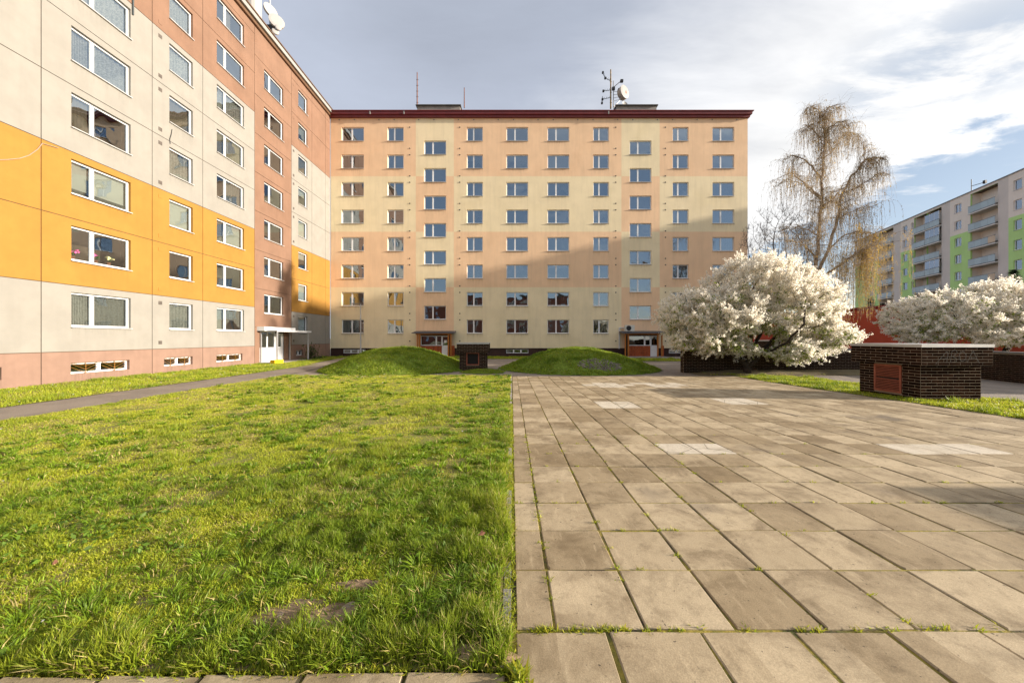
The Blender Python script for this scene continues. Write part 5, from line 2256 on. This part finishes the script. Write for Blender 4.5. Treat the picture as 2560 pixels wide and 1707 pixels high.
def blades(P, h, w, lean, col, segs):
    n = len(P)
    an = NR.rand(n) * 6.283
    side = np.stack([np.cos(an), np.sin(an), np.zeros(n)], 1) * (w / 2)[:, None]
    la = NR.rand(n) * 6.283
    ld = np.stack([np.cos(la), np.sin(la), np.zeros(n)], 1) * (lean * h)[:, None]
    upv = np.zeros((n, 3))
    upv[:, 2] = h * np.sqrt(np.clip(1 - (lean * .8) ** 2, .08, 1))
    if segs == 3:
        V = np.empty((n, 5, 3))
        V[:, 0], V[:, 1] = P - side, P + side
        mid = P + upv * .6 + ld * .35
        V[:, 2], V[:, 3] = mid - side * .8, mid + side * .8
        V[:, 4] = P + upv + ld
        b0 = (np.arange(n) * 5)[:, None]
        T = np.stack([b0 + np.array([[0, 1, 3]]), b0 + np.array([[0, 3, 2]]), b0 + np.array([[2, 3, 4]])], 1).reshape(-1, 3)
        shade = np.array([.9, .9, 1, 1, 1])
        k = 5
    else:
        V = np.empty((n, 3, 3))
        V[:, 0], V[:, 1], V[:, 2] = P - side, P + side, P + upv + ld
        T = np.arange(n * 3).reshape(n, 3)
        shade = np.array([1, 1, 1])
        k = 3
    C = np.repeat(col, k, axis=0)
    return V.reshape(-1, 3), T, C


GREEN = np.array([.245, .365, .022])
DEEP = np.array([.110, .200, .015])
YEL = np.array([.545, .535, .045])
DRY = np.array([.560, .450, .180])


def grass_patch(name, n, xr, yr, ok, hbase, hvar, wbase, segs, lush=None, dryk=1.0, green=0.0):
    x = NR.uniform(*xr, n)
    y = NR.uniform(*yr, n)
    keep = ok(x, y)
    x, y = x[keep], y[keep]
    p_long = fbm(x, y, 0.55, 201)
    p_dry = fbm(x, y, 0.9, 301)
    p_deep = fbm(x, y, 1.4, 401)
    L_ = np.clip((p_long - .54) / .18, 0, 1)
    p_s = vnoise(x, y, .085 + .012 * np.mean(y), 701)
    if lush is not None:
        L_ = np.clip(L_ * .8 + lush(x, y) * np.clip((p_long - .30) / .25, 0, 1), 0, 1.3)
    dens = np.clip(1.15 - np.clip((p_dry - .58) / .2, 0, 1) * .5 + L_ * .2, 0, 1) * np.clip(.25 + 1.5 * p_s, 0, 1)
    keep = NR.rand(len(x)) < dens
    x, y, L_, p_dry, p_deep, p_s = x[keep], y[keep], L_[keep], p_dry[keep], p_deep[keep], p_s[keep]
    m = len(x)
    z = gz(x, y) + mound(x, y) - .004
    P = np.stack([x, y, z], 1)
    h = (hbase + hvar * L_) * NR.uniform(.55, 1.3, m) * (.45 + 1.05 * p_s)
    w = wbase * NR.uniform(.6, 1.4, m)
    lean = np.clip(NR.normal(.62, .25, m) - .15 * L_, .1, 1.1)
    r = NR.rand(m, 1) ** .6
    r = r * (1 - green)
    col = (GREEN * (1 - green * .35)) * (1 - r) + YEL * r
    deepk = np.clip((p_deep - .42) / .2, 0, 1)[:, None] * .35 + np.clip(L_, 0, 1)[:, None] * .65
    col = col * (1 - .75 * np.clip(deepk, 0, 1)) + DEEP * .75 * np.clip(deepk, 0, 1)
    dk = np.clip((p_dry - .40) / .22, 0, 1) * dryk * .5 * (1 - np.clip(L_, 0, 1) * .8) + .09 * dryk
    isdry = NR.rand(m) < dk
    col[isdry] = DRY * NR.uniform(.6, 1.2, (isdry.sum(), 1))
    col = col * NR.uniform(.75, 1.25, (m, 1))
    lean = np.where(isdry, lean + .35, lean)
    V, T, C = blades(P, h, w, np.clip(lean, 0, 1.2), col, segs)
    me = np_mesh(name, V, T, M['grass'], C)
    return link(name, me, kind='stuff')


def tuft_patch(name, n, xr, yr, ok, hmul, wbase, weight):
    """separate tussocks: blades fanning out from one root, taller and darker than the turf"""
    x = NR.uniform(*xr, n)
    y = NR.uniform(*yr, n)
    k = ok(x, y) & (NR.rand(n) < weight(x, y))
    x, y = x[k], y[k]
    P, H, W, LD, CC = [], [], [], [], []
    Vs, Ts, Cs, off = [], [], [], 0
    for i in range(len(x)):
        m = NR.randint(30, 90)
        r = NR.uniform(.03, .09)
        an = NR.rand(m) * 6.283
        rr = r * np.sqrt(NR.rand(m))
        px_, py_ = x[i] + rr * np.cos(an), y[i] + rr * np.sin(an)
        kk = ok(px_, py_)
        if not kk.any():
            continue
        px_, py_, an, rr = px_[kk], py_[kk], an[kk], rr[kk]
        m = len(px_)
        h = hmul * NR.uniform(.6, 1.5) * NR.uniform(.5, 1.2, m)
        wind = NR.uniform(0, 6.283)
        ld = np.stack([np.cos(an), np.sin(an), np.zeros(m)], 1) * (.35 + rr / r * .5)[:, None] + np.array([math.cos(wind), math.sin(wind), 0]) * .35 + NR.normal(0, .18, (m, 3)) * np.array([1, 1, 0])
        mixd = NR.rand() ** .8
        c = (DEEP * (1 - mixd) + GREEN * mixd) * NR.uniform(.75, 1.25, (m, 1))
        dry = NR.rand(m) < .08
        c[dry] = DRY
        P.append(np.stack([px_, py_, gz(px_, py_) + mound(px_, py_) - .004], 1))
        H.append(h)
        W.append(wbase * NR.uniform(.7, 1.4, m))
        LD.append(ld)
        CC.append(c)
    P, H, W, LD, CC = map(np.concatenate, (P, H, W, LD, CC))
    n = len(P)
    a2 = NR.rand(n) * 6.283
    sd = np.stack([np.cos(a2), np.sin(a2), np.zeros(n)], 1) * (W / 2)[:, None]
    up = np.zeros((n, 3))
    up[:, 2] = H
    V = np.empty((n, 5, 3))
    V[:, 0], V[:, 1] = P - sd, P + sd
    mid = P + up * .62 + LD * (H * .35)[:, None]
    V[:, 2], V[:, 3] = mid - sd * .8, mid + sd * .8
    V[:, 4] = P + up * .88 + LD * H[:, None]
    b0 = (np.arange(n) * 5)[:, None]
    T = np.stack([b0 + np.array([[0, 1, 3]]), b0 + np.array([[0, 3, 2]]), b0 + np.array([[2, 3, 4]])], 1).reshape(-1, 3)
    me = np_mesh(name, V.reshape(-1, 3), T, M['grass'], np.repeat(CC, 5, axis=0))
    return link(name, me, kind='stuff')


def bare(x, y):
    """trodden patches near the viewer"""
    a = ((x + 1.22) / .34) ** 2 + ((y - 1.98) / .12) ** 2
    b0 = ((x + .22) / .16) ** 2 + ((y - 1.74) / .07) ** 2
    c = ((x + 1.05) / .18) ** 2 + ((y - 2.22) / .05) ** 2
    d = ((x + .75) / .3) ** 2 + ((y - 1.68) / .03) ** 2
    return ((a < .7 + .7 * vnoise(x, y, .1, 8)) | (b0 < 1) | (c < 1)) & (NR.rand(len(np.atleast_1d(x))) > .18)


def lawn_ok(x, y):
    edge = -.030 - .11 * vnoise(x, y, .18, 44) ** 2 + .05 * (vnoise(x, y, .12, 144) > .72)
    return (x < edge) & (x > -11.40 + .12 * vnoise(x, y, .4, 45)) & (y > 1.640 + .075 * vnoise(x, y, .16, 46) ** 2) & ~bare(x, y)


lush_near = lambda x, y: sstep(-2.6, -1.0, x) * sstep(6.0, 2.2, y) + .5 * sstep(-.8, -.2, x) * sstep(12, 5, y) + .15 * sstep(3.1, 2.0, y)
vis = lambda x, y: np.abs(x) < 1.55 * y + .4
near_ok = lambda x, y: lawn_ok(x, y) & vis(x, y)
grass_patch('lawn_grass', 330000, (-5.8, .03), (1.63, 3.4), near_ok, .029, .042, .0064, 3, lush_near)
grass_patch('lawn_grass', 230000, (-9.5, .03), (3.4, 6.0), near_ok, .030, .055, .008, 1, lush_near)
grass_patch('lawn_grass', 200000, (-11.4, .03), (6.0, 10.0), near_ok, .033, .045, .013, 1, lush_near)
grass_patch('lawn_grass', 150000, (-11.4, -.03), (10.0, 16.95), lawn_ok, .04, .04, .020, 1, lush_near)
tuft_patch('grass_tussocks', 3000, (-5.4, -.05), (1.7, 4.2), near_ok, .060, .0062, lambda x, y: .10 + .62 * sstep(-2.4, -.6, x) * (fbm(x, y, .6, 201) > .42) + .3 * (fbm(x, y, .7, 777) > .6) + .35 * sstep(2.6, 1.8, y))
tuft_patch('grass_tussocks', 2600, (-9.5, -.05), (4.2, 9.0), near_ok, .060, .012, lambda x, y: .08 + .5 * sstep(-2.0, -.4, x) + .5 * (fbm(x, y, 1.0, 777) > .6))
tuft_patch('grass_tussocks', 1500, (-11.3, -.05), (9.0, 16.9), near_ok, .08, .02, lambda x, y: .08 + .3 * sstep(-1.5, -.4, x) + .5 * (fbm(x, y, 1.4, 777) > .6))
grass_patch('lawn_grass', 14000, (-11.4, -5.0), (1.66, 7.0), lambda x, y: lawn_ok(x, y) & ~vis(x, y), .055, .05, .02, 1)
mound_ok = lambda x, y: ((mound(x, y) > .012) & (y > 16.8)) & ~((((x - 4.65) / 1.25) ** 2 + ((y - 18.05) / .62) ** 2) < 1) \
    & ~((x > -3.05) & (x < -1.45) & (y > 19.45) & (y < 21.1))
grass_patch('mound_grass', 170000, (-11.9, 9.0), (16.8, 25.9), mound_ok, .06, .06, .03, 1, None, .12, .7)
strip_ok = lambda x, y: (x < path_edges(y)[0] - .02 - .1 * vnoise(x, y, .3, 47)) & ~((x < -17.1) & (y > 24.6) & (y < 29.3))
grass_patch('strip_grass', 110000, (-18.44, -13.4), (6.5, 34.3), strip_ok, .06, .07, .022, 1, None, .4, .2)
verge_ok = lambda x, y: (x > 10.80 + .08 * vnoise(x, y, .3, 48)) & (x < 13.9 + .15 * vnoise(x, y, .4, 49)) & (y < 17.0 - .5 * np.abs(x - 12.3)) \
    & ~((x > 11.3) & (x < 13.1) & (y > 9.45) & (y < 11.2)) & ~((x > 11.4) & (x < 13.15) & (y < 2.9))
grass_patch('verge_grass', 80000, (10.78, 14.1), (4.0, 17.0), verge_ok, .06, .06, .020, 1, None, .3)
grass_patch('verge_grass', 26000, (-12.8, 8.2), (30.4, 34.2), lambda x, y: x > -20, .08, .06, .05, 1, None, .2)
grass_patch('verge_grass', 5000, (9.6, 14.5), (27.4, 31.0), lambda x, y: x > -20, .08, .06, .05, 1, None, .2)
bank_ok = lambda x, y: (vnoise(x, y, .6, 52) > .62)
grass_patch('bank_grass', 9000, (9.6, 19.3), (17.1, 18.2), bank_ok, .06, .05, .03, 1, None, 1.5)

# weeds in the joints, along the edging and at the foot of the kiosk
wx, wy = [], []
for k in range(170):
    if R.random() < .22:
        x, y = R.uniform(0, 3.2), PY0 + R.gauss(0, .008)
        if R.random() < .5:
            x = abs(R.gauss(0, .5))
    elif R.random() < .5:
        x, y = PX0 + PITX * R.choice([0, 0, 0, 1, 2, 3, 4]) + R.gauss(0, .006), R.uniform(1.9, 6)
    else:
        x, y = R.uniform(0, 6), PY0 + PITY * R.randrange(1, 9) + R.gauss(0, .006)
    m = R.randrange(8, 26)
    for j in range(m):
        wx.append(x + R.gauss(0, .02))
        wy.append(y + R.gauss(0, .008))
for k in range(1700):
    y = R.uniform(1.7, 9)
    c = -.02 + R.gauss(0, .018)
    for j in range(5):
        wx.append(c + R.gauss(0, .012))
        wy.append(y + R.gauss(0, .03))
for k in range(260):
    y = 1.655 + R.gauss(0, .012)
    c = R.uniform(-2.6, 0)
    for j in range(6):
        wx.append(c + R.gauss(0, .02))
        wy.append(y + R.gauss(0, .01))
for k in range(90):
    wx.append(.035 + R.gauss(0, .022))
    wy.append(1.60 + R.gauss(0, .02))
for k in range(1500):
    wx.append(R.uniform(11.1, 13.3))
    wy.append(9.44 + R.gauss(0, .05))
    wx.append(11.31 + R.gauss(0, .03))
    wy.append(R.uniform(9.5, 11.2))
wx, wy = np.array(wx), np.array(wy)
m = len(wx)
big_ = np.where((np.abs(wx - .035) < .08) & (np.abs(wy - 1.6) < .06), 2.2, 1.0)
big_ = np.where(wx > 10, 2.6, big_)
P = np.stack([wx, wy, gz(wx, wy) - .012], 1)
col = GREEN * .8 + (YEL - GREEN) * NR.rand(m, 1)
V, T, C = blades(P, NR.uniform(.014, .042, m) * big_, NR.uniform(.004, .009, m) * big_, np.clip(NR.normal(.75, .25, m), .1, 1.2), col, 3)
link('joint_weeds', np_mesh('joint_weeds', V, T, M['grass'], C), kind='stuff')

# bare trodden earth showing in the near lawn
bs = MB()
for (bx0, by0, ra, rb_) in ((-1.22, 1.98, .42, .15), (-1.0, 2.24, .22, .06), (-.18, 1.72, .17, .06)):
    n0 = 22
    c0 = len(bs.v)
    bs.v.append((bx0, by0, gzf(bx0, by0) + .016))
    rings = ((.5, .014), (.8, .010), (1.0, .001))
    for (rk, dz) in rings:
        for k in range(n0):
            a_ = 6.2832 * k / n0
            q_ = rk * (.45 + .95 * float(vnoise(math.cos(a_) + bx0, math.sin(a_) + by0, .42, 611)) + R.uniform(-.06, .06))
            x_, y_ = bx0 + ra * q_ * math.cos(a_), max(1.657, by0 + rb_ * q_ * math.sin(a_))
            bs.v.append((x_, y_, gzf(x_, y_) + dz + R.uniform(-.007, .010)))
    for k in range(n0):
        k2 = (k + 1) % n0
        bs.f.append((c0, c0 + 1 + k, c0 + 1 + k2))
        bs.mi.append(0)
        for r_ in range(2):
            o0 = c0 + 1 + r_ * n0
            bs.f.append((o0 + k, o0 + n0 + k, o0 + n0 + k2, o0 + k2))
            bs.mi.append(0)
bs.obj('bare_soil', M['baresoil'], kind='structure')

# broad-leaved weeds among the near grass
n = 5200
x = NR.uniform(-4.5, -.1, n)
y = NR.uniform(1.68, 4.2, n)
k = lawn_ok(x, y) & (fbm(x, y, .5, 601) > .54)
x, y = x[k], y[k]
n = len(x)
P = np.stack([x, y, gz(x, y) + NR.uniform(.015, .06, n)], 1)
V, T, C = cards(P, .014, np.array([.11, .19, .02]) * NR.uniform(.5, 1.5, (n, 1)), aspect=1.7)
link('clover', np_mesh('clover', V, T, M['grass'], C), kind='stuff')
# daisies
n = 420
x = NR.uniform(-18.3, -.2, n)
y = 1.9 + 21 * NR.rand(n) ** 1.2
k = (lawn_ok(x, y) & (y < 16.8)) | ((x < path_edges(y)[0] - .2) & (y > 7))
k2 = (NR.rand(n) < .5) | (x < -13)
x, y = x[k & k2], y[k & k2]
n = len(x)
mb = MB()
for i in range(n):
    r = .006 + .0011 * y[i]
    zc = gzf(x[i], y[i]) + float(mound(np.array(x[i]), np.array(y[i]))) + .06 + .002 * y[i]
    mb.lathe([(0.001, .004), (r, 0.0)], 6, (x[i], y[i], zc), (R.uniform(-.4, .4), R.uniform(-.9, .1), 1))
mb.obj('daisies', M['dishwhite'], kind='stuff')

# litter and stones in the near lawn
def leaf_thing(x, y, z, s, rz, label):
    mb = MB()
    mb.quad((-s, 0, 0), (0, -s * .6, .006), (s, 0, .012), (0, s * .6, .006))
    mb.quad((-s, 0, .001), (-s * .1, s * .6, .016), (s * .3, s * .5, .022), (s * .2, 0, .02))
    mb.obj('fallen_leaf', M['deadleaf'], None, loc=(x, y, z), rot=(.5, .1, rz), label=label, cat='leaf')


leaf_thing(-.235, 2.66, .045, .03, .6, 'reddish brown fallen leaf in the long grass near the paving edge')
leaf_thing(-3.15, 2.35, .02, .02, 2.0, 'small orange brown fallen leaf in the short grass at the left')


def stone(x, y, r, label, seed):
    rs = np.random.RandomState(seed)
    mb = MB()
    mb.lathe([(.001, r * .55), (r * .5, r * .5), (r * .9, r * .2), (r, -.1 * r), (r * .8, -r * .4)], 11)
    mb.v = [tuple(np.array(v_) * np.array([1.3, .8, .8]) * (1 + rs.uniform(-.12, .12))) for v_ in mb.v]
    mb.obj('stone', M['stone'], None, loc=(x, y, gzf(x, y) + .008), rot=(0, 0, seed), label=label, cat='stone')


stone(-.98, 2.04, .035, 'pale rounded stone at the right end of the bare soil patch', 1)
stone(-1.34, 1.97, .036, 'largest flat stone lying in the bare soil patch', 2)
stone(-1.46, 1.94, .022, 'small stone at the left end of the bare soil patch', 4)
mb = MB()
for k in range(420):
    a, r = R.random() * 6.28, R.random() ** .5
    x, y = -1.22 + .36 * r * math.cos(a), 1.98 + .15 * r * math.sin(a)
    s = R.uniform(.002, .009)
    z = gzf(x, y) + .002
    mb.lathe([(.001, s * .8), (s, s * .2), (s * 1.1, -s * .5)], 5, (x, y, z), (R.uniform(-.3, .3), R.uniform(-.3, .3), 1))
for k in range(300):
    x, y = -R.random() ** 1.0 * 2.8, 1.67 + abs(R.gauss(0, .03))
    s = R.uniform(.002, .006)
    mb.lathe([(.001, s * .8), (s, s * .2), (s * 1.1, -s * .5)], 5, (x, y, gzf(x, y) + .002), (R.uniform(-.3, .3), R.uniform(-.3, .3), 1))
mb.obj('soil_crumbs', M['crumb'], kind='stuff')
# cobbles set in the foot of the right mound
mb = MB()
for k in range(330):
    a, r = R.random() * 6.28, R.random() ** .5
    x, y = 4.65 + 1.18 * r * math.cos(a), 18.05 + .58 * r * math.sin(a)
    s = R.uniform(.025, .05)
    z = gzf(x, y) + float(mound(np.array(x), np.array(y)))
    mb.lathe([(.001, s * .8), (s * .8, s * .6), (s, 0), (s * .9, -s * .6)], 6, (x, y, z), (R.uniform(-.2, .2), R.uniform(-.6, 0), 1))
mb.obj('cobbles', M['cobble'], kind='stuff')
